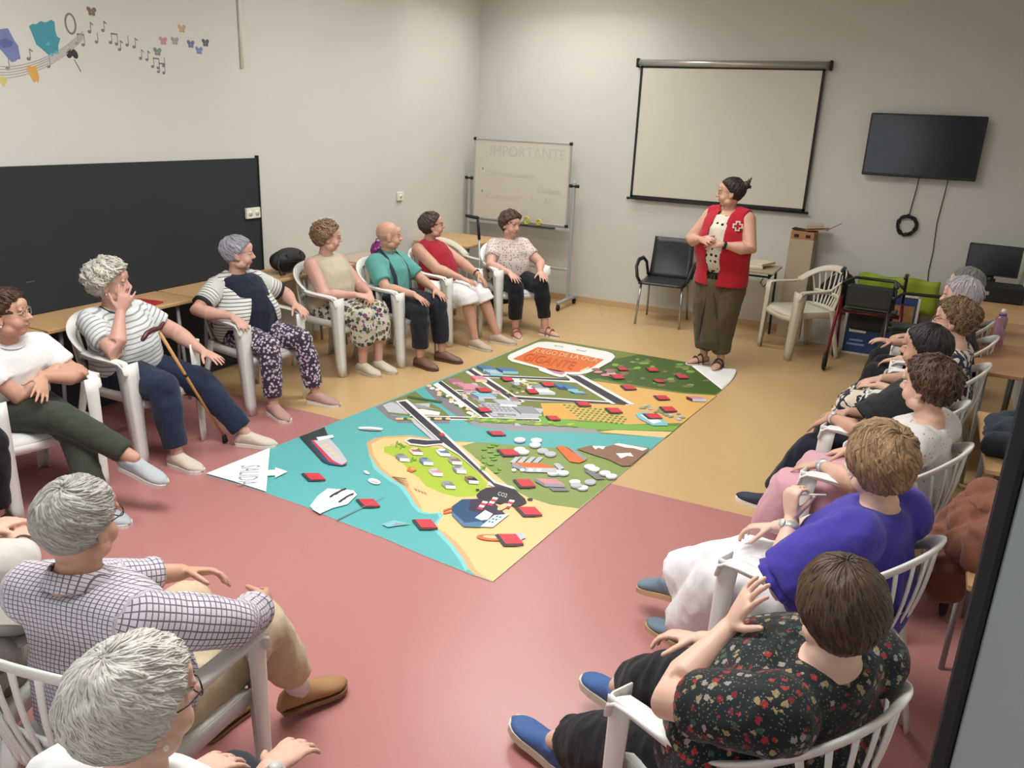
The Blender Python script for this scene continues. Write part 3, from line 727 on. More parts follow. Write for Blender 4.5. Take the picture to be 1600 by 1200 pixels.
# brown jacket, blue object, wheel under table
t = thing('jacket', 'reddish brown jacket heaped on the table by the door panel', 'jacket', (.46, 2.98, .742))
jb = MB().ell((0, 0, .05), (.15, .28, .06)).ell((-.02, .10, .10), (.12, .13, .07)).ell((.02, -.10, .08), (.13, .14, .07)).ell((-.14, .05, .02), (.06, .20, .07)).tube([(-.12, -.2, .03), (-.02, -.1, .14), (.04, .08, .16), (0, .24, .12)], [.035, .045, .05, .04], 12).tube([(-.15, .12, .05), (-.18, .10, -.08), (-.17, .02, -.20)], [.05, .05, .035], 12)
remeshed(jb, 'jacket_cloth', cloth('rust_brown_cloth', (122, 76, 60)), t, .009, 2, .045, 9, 9)
MB().tube([(-.06, .16, .13), (.02, .22, .17), (.10, .18, .15)], [.020, .026, .02], 10).build('collar', mat('jacket_brown_trim', (104, 60, 44), .8), t)
t = thing('bottle', 'small blue bottle with white cap behind the brown jacket', 'bottle', (.58, 3.32, .742))
MB().tube([(0, 0, 0), (0, 0, .10), (0, 0, .14)], [.03, .03, .014], 16, up=(0, 1, 0), cap=True).build('bottle_body', mat('blue_plastic', (30, 62, 120), .35), t)
MB().tube([(0, 0, .14), (0, 0, .165)], [.015, .015], 12, up=(0, 1, 0), cap=True).build('cap', M_sock, t)
t = thing('wheelchair', 'dark folded wheelchair partly hidden under the small beech table', 'wheelchair', (.40, 3.88, 0))
for i, yy in enumerate((-.10, .12)):
    b = MB(); b.tube([(.0 + yy * .3, yy + .10 * math.cos(a), .112 + .10 * math.sin(a)) for a in [k * 2 * PI / 28 for k in range(28)]], [.012] * 28, 8, closed=True)
    w = b.build('wheel', M_dark, t); b = MB()
    for k in range(6): a = k * PI / 3; b.tube([(yy * .3, yy, .112), (yy * .3, yy + .095 * math.cos(a), .112 + .095 * math.sin(a))], [.006, .005], 6, cap=True)
    b.build('spokes', M_blk, w)
MB().tube([(-.03, -.10, .112), (0, 0, .34), (.036, .12, .112)], [.012] * 3, 8, cap=True).build('frame', M_blk, t)
MB().tube([(0, 0, .33), (.22, .03, .34)], [.012] * 2, 8, cap=True).build('cross_tube', M_blk, t)
# ------------------------------------------------------------------ grey metal door leaf beside the viewer
M_door = mat('grey_door_steel', (158, 170, 172), .42, .05, 3)
d = Vector((.90, -.436, 0)); nrm = Vector((-.436, -.90, 0)); E0 = Vector((.139, 1.06, 0))
ang = math.atan2(d.y, d.x)
t = thing('door_1', '', 'door', E0, ang); del t['label']; del t['category']; t['kind'] = 'structure'
def dstruct(o): o['kind'] = 'structure'; return o
MB().box((.36, 0, 1.10), (.68, .035, 2.16), bev=.003).build('door_leaf', M_door, t)
MB().box((.008, 0, 1.10), (.022, .046, 2.17), bev=.004).build('edge_gasket', M_dark, t)
MB().box((.115, -.021, 1.10), (.010, .006, 2.10), bev=.002).build('seam_strip', M_grey, t)
MB().box((.128, -.021, 1.10), (.004, .005, 2.10)).build('seam_groove', M_dark, t)
MB().box((.098, -.030, 1.18), (.030, .020, .014), bev=.003).build('latch_bolt', M_blk, t)
MB().box((.130, -.028, 1.18), (.020, .014, .030), bev=.003).build('latch_plate', M_steel, t)
MB().tube([(.70, 0, .02), (.70, 0, 2.18)], [.014, .014], 10, cap=True).build('hinge_post', M_grey, t)
# ------------------------------------------------------------------ big printed floor mat
PCOL = dict(teal=(92, 174, 174), teal2=(128, 200, 200), sand=(236, 196, 138), sand2=(218, 174, 104), wet=(208, 168, 122), orange=(232, 166, 84), green=(134, 152, 86), olive=(118, 128, 68),
            lime=(168, 190, 62), leaf=(120, 170, 72), forest=(70, 96, 44), road=(62, 58, 68), white=(232, 230, 226), grey=(150, 150, 156), quay=(128, 124, 132), lgrey=(190, 192, 198), red=(205, 60, 72), dred=(98, 34, 44),
            shadow=(54, 62, 62), pink=(206, 140, 152), mauve=(160, 110, 130), blue=(84, 122, 156), navy=(38, 76, 116), navy2=(60, 46, 70), brown=(140, 106, 88), cream=(224, 196, 160), title=(216, 112, 58), tink=(196, 94, 48),
            black=(48, 44, 50), ice=(206, 226, 234), ice2=(232, 238, 240), cyan=(130, 190, 200), ink=(150, 154, 150), dgreen=(64, 92, 60))
PK = list(PCOL); PM = []
for k in PK:
    t_ = NT('print_' + k); t_.color(lin(PCOL[k])); t_.b.inputs['Roughness'].default_value = .42; t_.b.inputs['Specular IOR Level'].default_value = .35; PM.append(t_.m)
mt = MB(); LZ = [.0052]
def px_poly(pts, c, up=True):
    if up: LZ[0] += .000012
    z = LZ[0]; v = [at(x, y, 0) for x, y in pts]; v = [(a[0], a[1], z) for a in v]
    ar = sum(v[i][0] * v[(i + 1) % len(v)][1] - v[(i + 1) % len(v)][0] * v[i][1] for i in range(len(v)))
    if ar < 0: v = v[::-1]
    mt.add(v, [tuple(range(len(v)))], PK.index(c), False)
def ellp(x, y, rx, ry, c, n=14, rot=0, wob=0):
    px_poly([(x + (rx * math.cos(a) * math.cos(rot) - ry * math.sin(a) * math.sin(rot)) * (1 + wob * math.sin(a * 5)), y + (rx * math.cos(a) * math.sin(rot) + ry * math.sin(a) * math.cos(rot)) * (1 + wob * math.sin(a * 5))) for a in [2 * PI * i / n for i in range(n)]], c)
# base slab (front side printed, cut edge white), right far corner left for the curl
out = [(322, 743), (848, 529), (1073, 566.6), (1128, 610), (770, 910), (735, 898), (660, 868), (600, 842), (530, 815), (470, 790), (415, 771), (365, 755)]
w = [at(x, y, 0)[:2] for x, y in out][::-1]
mt.prism(w, .0008, .005, PK.index('white'))
px_poly(out, 'teal')
land = [(573, 692), (585, 686), (600, 683), (640, 681), (700, 690), (743, 692), (824, 698), (901, 704), (1014, 705), (770, 910), (745, 901), (733, 892), (722, 872), (707, 852), (692, 836), (680, 824), (687, 814), (692, 808), (690, 802), (672, 803), (660, 800), (650, 790), (641, 775), (630, 760), (610, 748), (590, 732), (577, 712)]
px_poly([(x - 6 if y > 720 and x < 740 else x, y + 2) for x, y in land if not (y > 895)] + [], 'teal2')
px_poly(land, 'wet')
px_poly([(x + (7 if x < 700 else 10) if (y > 700 and x < 760 and not (795 < y < 826)) or x < 590 else x, y + (3 if x < 720 and y < 700 else 0)) for x, y in land], 'sand')
px_poly([(721, 698), (743, 692), (824, 698), (901, 704), (1014, 705), (905, 796), (861, 790), (826, 779), (800, 765)], 'green')
px_poly([(600, 699), (625, 696), (675, 700), (712, 702), (720, 713), (762, 757), (757, 768), (740, 777), (715, 778), (690, 772), (664, 760), (655, 748), (642, 740), (632, 728), (618, 716), (600, 708)], 'lime')
# pier block
px_poly([(587, 637), (597, 633), (612, 650), (640, 654), (703, 657), (702, 663), (622, 662), (606, 654)], 'quay')
px_poly([(597, 633), (649, 612), (668, 628), (690, 640), (703, 651), (640, 652), (607, 648)], 'olive')
px_poly([(598, 634), (612, 629), (640, 632), (672, 631), (671, 637), (640, 637), (637, 648), (607, 645)], 'lgrey')
px_poly([(640, 641), (660, 640), (688, 645), (686, 650), (645, 648)], 'white')
px_poly([(607, 629), (633, 628), (690, 642), (640, 637)], 'grey')
# far land
px_poly([(663, 607), (848, 529), (1073, 566.6), (1128, 610), (1040, 685), (930, 678), (786, 673), (740, 666), (720, 656), (690, 634), (672, 617)], 'olive')
px_poly([(663, 607), (672, 603.5), (722, 643), (728, 651), (718, 653), (690, 634)], 'quay')
px_poly([(722, 652), (745, 655), (760, 662), (850, 666), (930, 672), (938, 678), (786, 674), (742, 667)], 'grey')
px_poly([(724, 650), (860, 652), (905, 660), (1060, 667), (1052, 674), (930, 672), (850, 664), (750, 660)], 'leaf')
px_poly([(935, 676), (960, 673), (1050, 676), (1038, 685)], 'sand')
px_poly([(845, 631), (980, 632), (917, 595), (962, 601), (1015, 609), (1067, 616), (1120, 619), (1066, 662), (980, 664), (917, 658), (870, 655), (850, 652)], 'sand2')
px_poly([(845, 631), (878, 634), (905, 656), (870, 655), (850, 652)], 'orange')
px_poly([(905, 597), (925, 578), (960, 562), (999, 554.5), (1073, 567), (1128, 610), (1118, 617), (1067, 614), (1015, 606), (962, 598), (935, 592)], 'forest')
for i in range(60):
    x = rnd.uniform(940, 1105); y = 560 + rnd.random() * 45
    if y > 556 + (x - 1000) * .17 and y < 596 + (x - 940) * .11 and y > 566.6 + (x - 1073) * .80 + 4: ellp(x, y, rnd.uniform(3, 9), rnd.uniform(1, 2.2), rnd.choice(['leaf', 'forest', 'dgreen', 'olive', 'brown', 'leaf']))
# city
def road(pts, wd=0, c='road'): px_poly(pts, c)
def bld(x, y, w_, h_, ht, c, c2='lgrey', c3='grey'):
    k = w_ * .45
    px_poly([(x, y), (x + w_, y + h_ * .15), (x + w_ + k, y + h_ + h_ * .15), (x + k, y + h_)], c)
    px_poly([(x, y), (x + k, y + h_), (x + k, y + h_ + ht), (x, y + ht)], c3)
    px_poly([(x + k, y + h_), (x + w_ + k, y + h_ * 1.15), (x + w_ + k, y + h_ * 1.15 + ht), (x + k, y + h_ + ht)], c2)
px_poly([(676, 602), (690, 596), (775, 657), (757, 657)], 'white'); px_poly([(684, 599), (689, 596.5), (771, 657), (760, 657)], 'road')
px_poly([(727, 582), (740, 576), (820, 629), (803, 632)], 'white'); px_poly([(730, 579.5), (736, 577.5), (816, 628.5), (806, 631)], 'road')
px_poly([(753, 586), (860, 591), (900, 594), (900, 599), (860, 596), (755, 591)], 'white'); px_poly([(753, 587.5), (890, 593), (890, 596), (755, 590)], 'road')
px_poly([(803, 619), (980, 630), (984, 634), (806, 626)], 'white'); px_poly([(804, 621), (980, 631.5), (976, 634), (806, 625)], 'road')
px_poly([(880, 587), (909, 587), (992, 633), (955, 632)], 'white'); px_poly([(886, 587), (903, 588), (984, 633), (962, 632)], 'road')
px_poly([(711, 610), (760, 613), (760, 617), (716, 615)], 'white'); px_poly([(712, 611.5), (756, 613.5), (756, 615.5), (716, 614)], 'road')
px_poly([(640, 650), (843, 655), (846, 660), (690, 657), (640, 654)], 'white'); px_poly([(640, 651.5), (843, 656.5), (843, 659), (640, 654)], 'road')
px_poly([(750, 632), (762, 630), (850, 640), (840, 655), (772, 652)], 'lgrey')
for i in range(46):
    q = rnd.random(); r_ = rnd.random()
    x = 690 + q * 118; y0_ = 585 + (x - 735) * .33 if x > 735 else 596 + (735 - x) * .1; y = y0_ + 12 + r_ * 42
    lo = 600 + (x - 690) * .72
    if y < lo + 4 - 9 and y > 586: bld(x, y, rnd.uniform(7, 13), rnd.uniform(3, 5), rnd.uniform(2, 4), rnd.choice(['lgrey', 'white', 'pink', 'grey', 'lgrey', 'cream', 'mauve']), rnd.choice(['grey', 'lgrey']), rnd.choice(['quay', 'grey']))
for (x, y, w_, h_, ht, c, c2, c3) in [(745, 572, 22, 6, 4, 'blue', 'cyan', 'navy'), (775, 575, 24, 6, 4, 'blue', 'cyan', 'navy'), (757, 580, 20, 4, 4, 'lgrey', 'cyan', 'blue'), (700, 592, 16, 6, 4, 'mauve', 'pink', 'mauve'), (712, 600, 26, 6, 4, 'pink', 'pink', 'mauve'), (735, 588, 18, 6, 4, 'pink', 'cream', 'red'),
    (793, 592, 24, 6, 5, 'white', 'lgrey', 'grey'), (812, 598, 26, 6, 5, 'cream', 'white', 'brown'), (826, 600, 22, 7, 4, 'grey', 'lgrey', 'quay'), (830, 609, 26, 5, 4, 'white', 'lgrey', 'grey'), (752, 632, 38, 12, 3, 'grey', 'lgrey', 'quay'), (800, 635, 32, 12, 3, 'grey', 'lgrey', 'quay'), (770, 625, 26, 8, 3, 'lgrey', 'white', 'grey'), (865, 600, 20, 6, 4, 'blue', 'navy', 'navy'), (880, 604, 16, 5, 3, 'blue', 'cyan', 'navy'), (890, 612, 18, 3, 2, 'cyan', 'blue', 'navy'), (735, 615, 28, 6, 3, 'cyan', 'lgrey', 'blue')]:
    bld(x, y, w_, h_, ht, c, c2, c3)
for i in range(6):
    for j in range(4): px_poly([(757 + i * 7 + j * 3, 633 + j * 3.6 + i * .6), (761 + i * 7 + j * 3, 633.4 + j * 3.6 + i * .6), (763 + i * 7 + j * 3, 635.4 + j * 3.6 + i * .6), (759 + i * 7 + j * 3, 635 + j * 3.6 + i * .6)], 'lgrey', up=(j == 0))
for i in range(26): x = 672 + i * 2.9; ellp(x + rnd.uniform(-3, 3), 606 + i * 1.8 + rnd.uniform(-2, 4), 4, 2, rnd.choice(['dgreen', 'olive', 'white', 'cream']))
for i in range(40): ellp(735 + i * 4.2, 656 + i * .22 + rnd.uniform(-1, 3), 5, 2.2, rnd.choice(['leaf', 'lime', 'leaf', 'green']))
for i in range(16): ellp(790 + i * 3, 600 + rnd.uniform(-6, 16), 3, 1.3, rnd.choice(['dgreen', 'leaf', 'cream']))
for i in range(14): ellp(640 + i * 3.6, 622 + i * .6, 4, 1.6, 'dgreen'); ellp(622 + i * 6, 656, 4, 1.8, rnd.choice(['sand', 'dgreen', 'lime']))
# crops
for i in range(11):
    for j in range(6): ellp(882 + i * 8 + j * 5, 634 + j * 4.2 + i * 1.0, 2.8, .9, 'leaf', 6) if i + j < 14 else None
for i in range(26): ellp(1003 + i * 2.6 + rnd.uniform(-5, 8), 634 + i * .8 + rnd.uniform(-2, 6), 3.5, 1.3, rnd.choice(['ink', 'green', 'lgrey']))
px_poly([(992, 648), (1012, 645), (1040, 660), (1044, 667), (1020, 667), (998, 656)], 'cyan'); px_poly([(1000, 650), (1014, 648), (1034, 661), (1020, 664)], 'white')
bld(1072, 621, 22, 4, 4, 'pink', 'lgrey', 'dred')
# title bubble
px_poly([(836, 538), (842, 536), (855, 535.5), (880, 538), (949, 551), (957, 554), (961, 559), (955, 566), (930, 580), (917, 585), (905, 587), (892, 587), (886, 586), (881, 591), (874, 591), (860, 587), (843, 581), (841, 577), (801, 567), (794, 563), (793, 559), (797, 555)], 'white')
px_poly([(840, 544), (877, 549.5), (944, 563.5), (925, 576), (905, 583), (886, 583), (852, 577), (801, 562.5)], 'title')
px_poly([(852, 577.5), (884, 583.5), (878, 588), (866, 585)], 'pink'); px_poly([(851, 576.5), (884, 582.5), (874, 583), (858, 579.5)], 'black')
px_poly([(905, 581), (920, 574.5), (921, 576), (909, 582.5)], 'cream')
for i in range(8): ellp(930 + rnd.uniform(0, 34), 584 + rnd.uniform(-9, 7), 7, 2, rnd.choice(['pink', 'lgrey', 'mauve', 'brown']))
# main road on the peninsula
px_poly([(618, 629), (636, 626), (700, 683), (726, 708), (775, 756), (803, 763), (806, 768), (775, 764), (762, 760), (764, 754), (716, 713), (688, 697), (664, 700), (640, 697), (631, 691), (640, 686), (668, 689), (684, 689)], 'white')
px_poly([(622, 630), (633, 628.5), (697, 685), (722, 709), (772, 757), (800, 766), (776, 766), (768, 758), (719, 713), (690, 692)], 'road')
px_poly([(690, 690), (692, 695), (664, 697.5), (642, 695), (635, 690.5), (643, 688), (668, 690.5)], 'road')
px_poly([(640, 655), (646, 656), (684, 690), (676, 690), (660, 676), (648, 666)], 'lgrey')
px_poly([(686, 680), (692, 678.5), (696, 682), (690, 684)], 'red')
# houses, trees of the peninsula
for (x, y, c, c2) in [(618, 712, 'grey', 'quay'), (639, 702, 'brown', 'cream'), (655, 718, 'grey', 'blue'), (682, 704, 'blue', 'white'), (700, 717, 'brown', 'grey'), (670, 735, 'pink', 'lgrey'), (707, 731, 'lgrey', 'quay'), (690, 755, 'quay', 'grey'), (726, 747, 'black', 'brown')]:
    bld(x, y, 15, 6, 5, c, 'white', c2); ellp(x + 8, y + 1, 6, 2, c2)
for (x, y) in [(618, 695), (625, 699), (642, 720), (750, 716), (757, 726), (770, 697), (775, 735)]:
    for k in range(5): a = k * 1.25; px_poly([(x, y), (x + 9 * math.cos(a), y + 4 * math.sin(a) - 1), (x + 8 * math.cos(a + .3), y + 4 * math.sin(a + .3) + 1)], 'leaf', up=(k == 0))
ellp(643, 736, 7, 4, 'title', wob=.2); ellp(645, 735, 4, 2, 'orange')
for i in range(4): px_poly([(612 + i * 4, 747 + i * 3), (634 + i * 2, 750 + i * 4), (636 + i * 2, 751 + i * 4), (614 + i * 4, 748.5 + i * 3)], 'dred', up=(i == 0)); px_poly([(646 + i * 5, 763 + i * 2), (650 + i * 5, 769 + i * 2), (652 + i * 5, 769 + i * 2)], 'brown', up=False)
# factories
for (x, y, c) in [(812, 689, 'white'), (838, 690, 'white'), (836, 697, 'white'), (848, 706, 'lgrey'), (860, 711, 'lgrey'), (812, 704, 'white'), (818, 708, 'white'), (872, 740, 'white'), (880, 741, 'white'), (864, 741, 'white'), (921, 731, 'white'), (928, 735, 'white'), (945, 741, 'white'), (955, 746, 'white'), (898, 755, 'white'), (910, 764, 'white'), (922, 755, 'lgrey'), (900, 760, 'lgrey')]:
    ellp(x, y + 2, 9, 4, 'grey'); ellp(x, y, 9, 3.6, c)
bld(800, 725, 48, 8, 7, 'title', 'lgrey', 'grey')
for i in range(4): px_poly([(796 + i * 12, 725), (806 + i * 12, 716), (813 + i * 12, 717), (804 + i * 12, 726)], 'lgrey', up=(i == 0)); ellp(803 + i * 13, 737, 4, 2.5, 'white')
px_poly([(868, 700), (880, 699), (915, 722), (905, 726), (890, 724)], 'title'); px_poly([(883, 699), (892, 702), (918, 719), (913, 722)], 'grey')
bld(836, 750, 32, 8, 5, 'pink', 'grey', 'quay'); px_poly([(857, 764), (885, 766), (890, 770), (864, 770)], 'quay'); px_poly([(912, 738), (922, 737), (946, 751), (932, 752)], 'quay'); px_poly([(864, 727), (872, 726), (882, 734), (874, 737)], 'lgrey')
for i in range(12): ellp(750 + rnd.uniform(0, 40), 696 + i * 4, 5, 1.6, 'leaf')
px_poly([(901, 704), (925, 698), (946, 701), (966, 695), (1014, 702), (1012, 707), (985, 730), (972, 731), (950, 720), (930, 714)], 'brown')
px_poly([(925, 699), (946, 700), (942, 705), (935, 702), (930, 705)], 'white'); px_poly([(958, 697), (966, 695), (1012, 703), (1004, 707), (990, 703), (978, 702)], 'white'); px_poly([(962, 711), (985, 710), (990, 716), (980, 715), (970, 719)], 'white')
# power plant
px_poly([(722, 783), (766, 782), (790, 807), (750, 826), (724, 825), (706, 806), (705, 795)], 'navy')
px_poly([(735, 783), (766, 782), (790, 807), (770, 812), (732, 800)], 'navy2'); px_poly([(707, 803), (726, 820), (752, 818), (757, 823), (750, 827), (724, 826), (706, 808)], 'blue')
px_poly([(750, 826), (772, 808), (796, 806), (770, 827)], 'ice'); px_poly([(742, 812), (758, 800), (770, 806), (762, 815), (752, 816)], 'ice2')
for i in range(3):
    for j in range(2): px_poly([(762 + i * 6 + j * 5, 819 - i * 4 + j * 1), (765 + i * 6 + j * 5, 819 - i * 4 + j), (767 + i * 6 + j * 5, 817 - i * 4 + j), (764 + i * 6 + j * 5, 817 - i * 4 + j)], 'navy', up=(i + j == 0))
px_poly([(744, 777), (750, 770), (760, 765), (780, 763), (804, 767), (812, 775), (820, 782), (823, 788), (815, 792), (804, 796), (796, 790), (785, 791), (766, 786), (755, 783), (748, 782)], 'black')
ellp(746, 768, 3, 1.4, 'black'); ellp(828, 783, 4.5, 1.8, 'black')
for (x, y) in [(748, 798), (764, 792), (790, 796)]:
    for k in range(4): px_poly([(x - 3 + k * 2.5, y - k * 3.2), (x + 5 + k * 2.5, y + 1.5 - k * 3.2), (x + 7 + k * 2.5, y - 1.5 - k * 3.2), (x - 1 + k * 2.5, y - 3 - k * 3.2)], ['red', 'white'][k % 2], up=(k == 0))
ellp(785, 795, 9, 4, 'sand', rot=-.5); ellp(690, 799, 0.1, .1, 'sand')
for i in range(2): px_poly([(692, 800 + i * 4), (706, 795 + i * 6), (707, 797 + i * 6), (693, 802 + i * 4)], 'title', up=(i == 0))
ellp(768, 843, 24, 5, 'title', rot=.06); ellp(768, 842, 14, 2.4, 'cream', rot=.06); ellp(812, 841, 9, 6, 'lgrey', wob=.15)
# ships, iceberg
px_poly([(468, 685), (507, 670), (514, 687), (490, 692), (516, 728), (505, 725)], 'shadow')
px_poly([(482, 691), (490, 690), (522, 722), (543, 729), (534, 731), (512, 728)], 'navy'); px_poly([(486, 691), (492, 690), (524, 721), (543, 727), (532, 730), (514, 724)], 'red')
px_poly([(490, 691), (515, 688), (530, 704), (543, 724), (534, 729), (520, 722)], 'lgrey'); px_poly([(494, 686), (520, 682), (522, 686), (498, 691)], 'ice2')
for i in range(4): px_poly([(500 + i * 7, 697 + i * 6), (511 + i * 6, 696 + i * 6), (515 + i * 6, 700 + i * 6), (505 + i * 7, 701 + i * 6)], 'cream', up=(i == 0))
px_poly([(484, 794), (496, 778), (512, 766), (552, 769), (558, 776), (543, 791), (520, 797), (500, 806), (490, 800)], 'ice'); px_poly([(496, 779), (513, 767), (552, 769), (557, 776), (541, 784), (512, 786)], 'ice2')
for (x, y) in [(524, 775), (532, 771), (538, 783), (544, 779)]: ellp(x, y, 11, 2.2, 'black', rot=-.5); ellp(x + 1, y + 1.4, 6, 1.0, 'white', rot=-.5)
ellp(579, 672, 20, 2.6, 'ice2', rot=.05); ellp(579, 674, 18, 1.4, 'grey', rot=.05); ellp(573, 741, 5, 2, 'ice2', rot=.5); ellp(585, 755, 10, 4.2, 'ice2', rot=.25); ellp(585, 756, 6, 2, 'lgrey', rot=.25)
px_poly([(596, 822), (616, 816), (642, 822), (618, 825), (606, 827)], 'cyan'); px_poly([(618, 820), (640, 822), (615, 824)], 'ink')
# red blocks of the print
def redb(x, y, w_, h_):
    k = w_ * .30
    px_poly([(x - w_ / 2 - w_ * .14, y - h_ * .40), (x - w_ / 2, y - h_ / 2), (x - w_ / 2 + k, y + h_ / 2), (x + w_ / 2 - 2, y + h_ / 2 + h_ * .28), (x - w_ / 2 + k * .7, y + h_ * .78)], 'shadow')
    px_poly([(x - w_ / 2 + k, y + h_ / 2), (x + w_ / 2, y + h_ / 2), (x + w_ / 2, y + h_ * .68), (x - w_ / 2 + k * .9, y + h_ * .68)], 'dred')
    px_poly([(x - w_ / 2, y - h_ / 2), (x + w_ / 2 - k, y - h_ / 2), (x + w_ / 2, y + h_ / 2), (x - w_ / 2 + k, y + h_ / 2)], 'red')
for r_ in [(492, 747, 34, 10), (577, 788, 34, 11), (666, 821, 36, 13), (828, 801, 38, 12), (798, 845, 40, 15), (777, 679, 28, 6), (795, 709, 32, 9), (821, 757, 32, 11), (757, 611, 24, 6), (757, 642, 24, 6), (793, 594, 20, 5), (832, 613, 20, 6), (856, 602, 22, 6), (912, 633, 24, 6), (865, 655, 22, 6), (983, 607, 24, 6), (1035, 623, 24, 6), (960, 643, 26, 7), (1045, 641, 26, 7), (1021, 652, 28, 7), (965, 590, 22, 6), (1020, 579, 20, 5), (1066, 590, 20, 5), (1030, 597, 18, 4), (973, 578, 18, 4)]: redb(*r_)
# start corner
px_poly([(322, 743), (422, 702.5), (416, 771.5), (365, 755)], 'ice2'); px_poly([(415, 738), (430, 737), (430, 733), (450, 740), (430, 750), (430, 746), (415, 747)], 'white')
px_poly([(526, 815), (600, 779.4), (600.3, 779.8), (528, 815.8)], 'quay')
def mat_text(s, c, ctr, dx, dy, col):
    """ctr: picture point; dx: picture vector of the whole line; dy: picture vector of the letter height"""
    O = Vector(at(ctr[0], ctr[1])); ex = Vector(at(ctr[0] + dx[0] / 2, ctr[1] + dx[1] / 2)) - Vector(at(ctr[0] - dx[0] / 2, ctr[1] - dx[1] / 2))
    ey = Vector(at(ctr[0] + dy[0] / 2, ctr[1] + dy[1] / 2)) - Vector(at(ctr[0] - dy[0] / 2, ctr[1] - dy[1] / 2))
    cu = bpy.data.curves.new('t', 'FONT'); cu.body = s; cu.size = 1; cu.align_x = 'CENTER'; cu.align_y = 'CENTER'; cu.resolution_u = 2
    o = bpy.data.objects.new('t', cu); COL.objects.link(o); dg = bpy.context.evaluated_depsgraph_get(); dg.update(); me = bpy.data.meshes.new_from_object(o.evaluated_get(dg)); bpy.data.objects.remove(o)
    xs = [v.co.x for v in me.vertices]; ys = [v.co.y for v in me.vertices]; w_ = max(xs) - min(xs); h_ = max(ys) - min(ys); my = (max(ys) + min(ys)) / 2; LZ[0] += .00002
    vs = [O + ex * (v.co.x / w_) + ey * ((v.co.y - my) / h_) for v in me.vertices]; flip = ex.cross(ey).z < 0
    mt.add([(v.x, v.y, LZ[0]) for v in vs], [tuple(p.vertices)[::-1] if flip else tuple(p.vertices) for p in me.polygons], PK.index(col), False); bpy.data.meshes.remove(me)
mat_text('SALIDA', 0, (389, 745), (-6, 31), (31, -1), 'ink')
mat_text('CO2', 0, (785, 776), (14, 4), (2, -6), 'white')
mat_text('JUEGO DE LA OCA', 0, (884, 558), (98, 16), (5, -8), 'cream')
mat_text('GIGANTE', 0, (858, 566), (78, 15), (10, -11), 'tink')
mat_text('agenda', 0, (873, 543), (14, 2.4), (2, -2.5), 'ink'); mat_text('local', 0, (908, 549.5), (14, 2.4), (2, -2.5), 'ink')
# curled white corner (finish field)
Pc = [Vector(at(*q)) for q in ((1073, 566.6), (1128, 610), (1160, 583))]
g = []
for i in range(13):
    u = i / 12; r_ = []
    for j in range(13):
        v = j / 12; e_ = Pc[0].lerp(Pc[1], v); p = e_.lerp(Pc[2], u * .97); q = u ** 2.6
        r_.append((p.x - .05 * q, p.y - .0 * q, .0035 + .022 * q))
    g.append(r_)
mt.plate(g, .003, PK.index('white'))
mo = mt.build('floor_mat', PM)
tag(mo, 'huge printed vinyl floor mat with illustrated city, river and sea', 'floor mat')
# ------------------------------------------------------------------ wall stickers upper left
def sticker(name, pts, colr, label, cat='wall sticker', group=None, parent=None, off=0.0, key=None):
    v = [atx(x, y, XL) for x, y in pts]; cy = sum(a[1] for a in v) / len(v); cz = sum(a[2] for a in v) / len(v)
    l = [(a[1] - cy, a[2] - cz) for a in v]
    if sum(l[i][0] * l[(i + 1) % len(l)][1] - l[(i + 1) % len(l)][0] * l[i][1] for i in range(len(l))) < 0: l = l[::-1]
    o = MB().prism(l, off, off + .0015, ax=0).build(name, mat('sticker_%s' % (key or '_'.join(map(str, colr))), colr, .6, .12, 14)); o.location = (XL, cy, cz)
    if parent: o.parent = parent; o.location = Vector(o.location) - Vector(parent.location)
    elif label: tag(o, label, cat, group)
    return o
tb = sticker('bear_sticker', [(45, 41), (51, 37), (56, 38), (63, 33), (71, 35), (80, 31), (85, 34), (86, 47), (89, 57), (94, 60), (91, 70), (91, 82), (84, 83), (82, 87), (76, 86), (65, 76), (57, 70), (50, 52)], (64, 142, 158), 'teal animal sticker, largest on the upper left wall')
for q in ([(71, 70), (75, 64), (78, 68), (75, 72)], [(78, 83), (82, 82), (82, 87), (77, 87)], [(85, 80), (90, 80), (91, 84), (86, 84)]): sticker('sticker_detail', q, (92, 170, 186), None, parent=tb, off=.0016)
pb = sticker('bear_sticker', [(-12, 48), (4, 45), (12, 44), (17, 53), (22, 63), (28, 71), (30, 82), (32, 92), (27, 93), (24, 96), (18, 97), (10, 88), (3, 80), (-4, 72)], (112, 124, 170), 'violet blue animal sticker cut by the left picture edge')
sticker('sticker_belly', [(-2, 63), (8, 60), (20, 65), (18, 72), (6, 75), (-2, 70)], (84, 98, 150), None, parent=pb, off=.0016)
sticker('bear_sticker', [(41, 108), (44, 102), (50, 104), (56, 102), (58, 110), (61, 120), (60, 129), (57, 127), (53, 129), (49, 122), (45, 114)], (206, 160, 84), 'small orange animal sticker below the teal one')
sticker('bear_sticker', [(-3, 122), (3, 119), (6, 122), (12, 121), (10, 129), (6, 136), (2, 131), (-3, 130)], (196, 190, 110), 'small yellow sticker at the left picture edge')
st = thing('music_staff_sticker', 'faint curved music staff sticker behind the animal stickers', 'wall sticker', (XL, 3.5, 2.2))
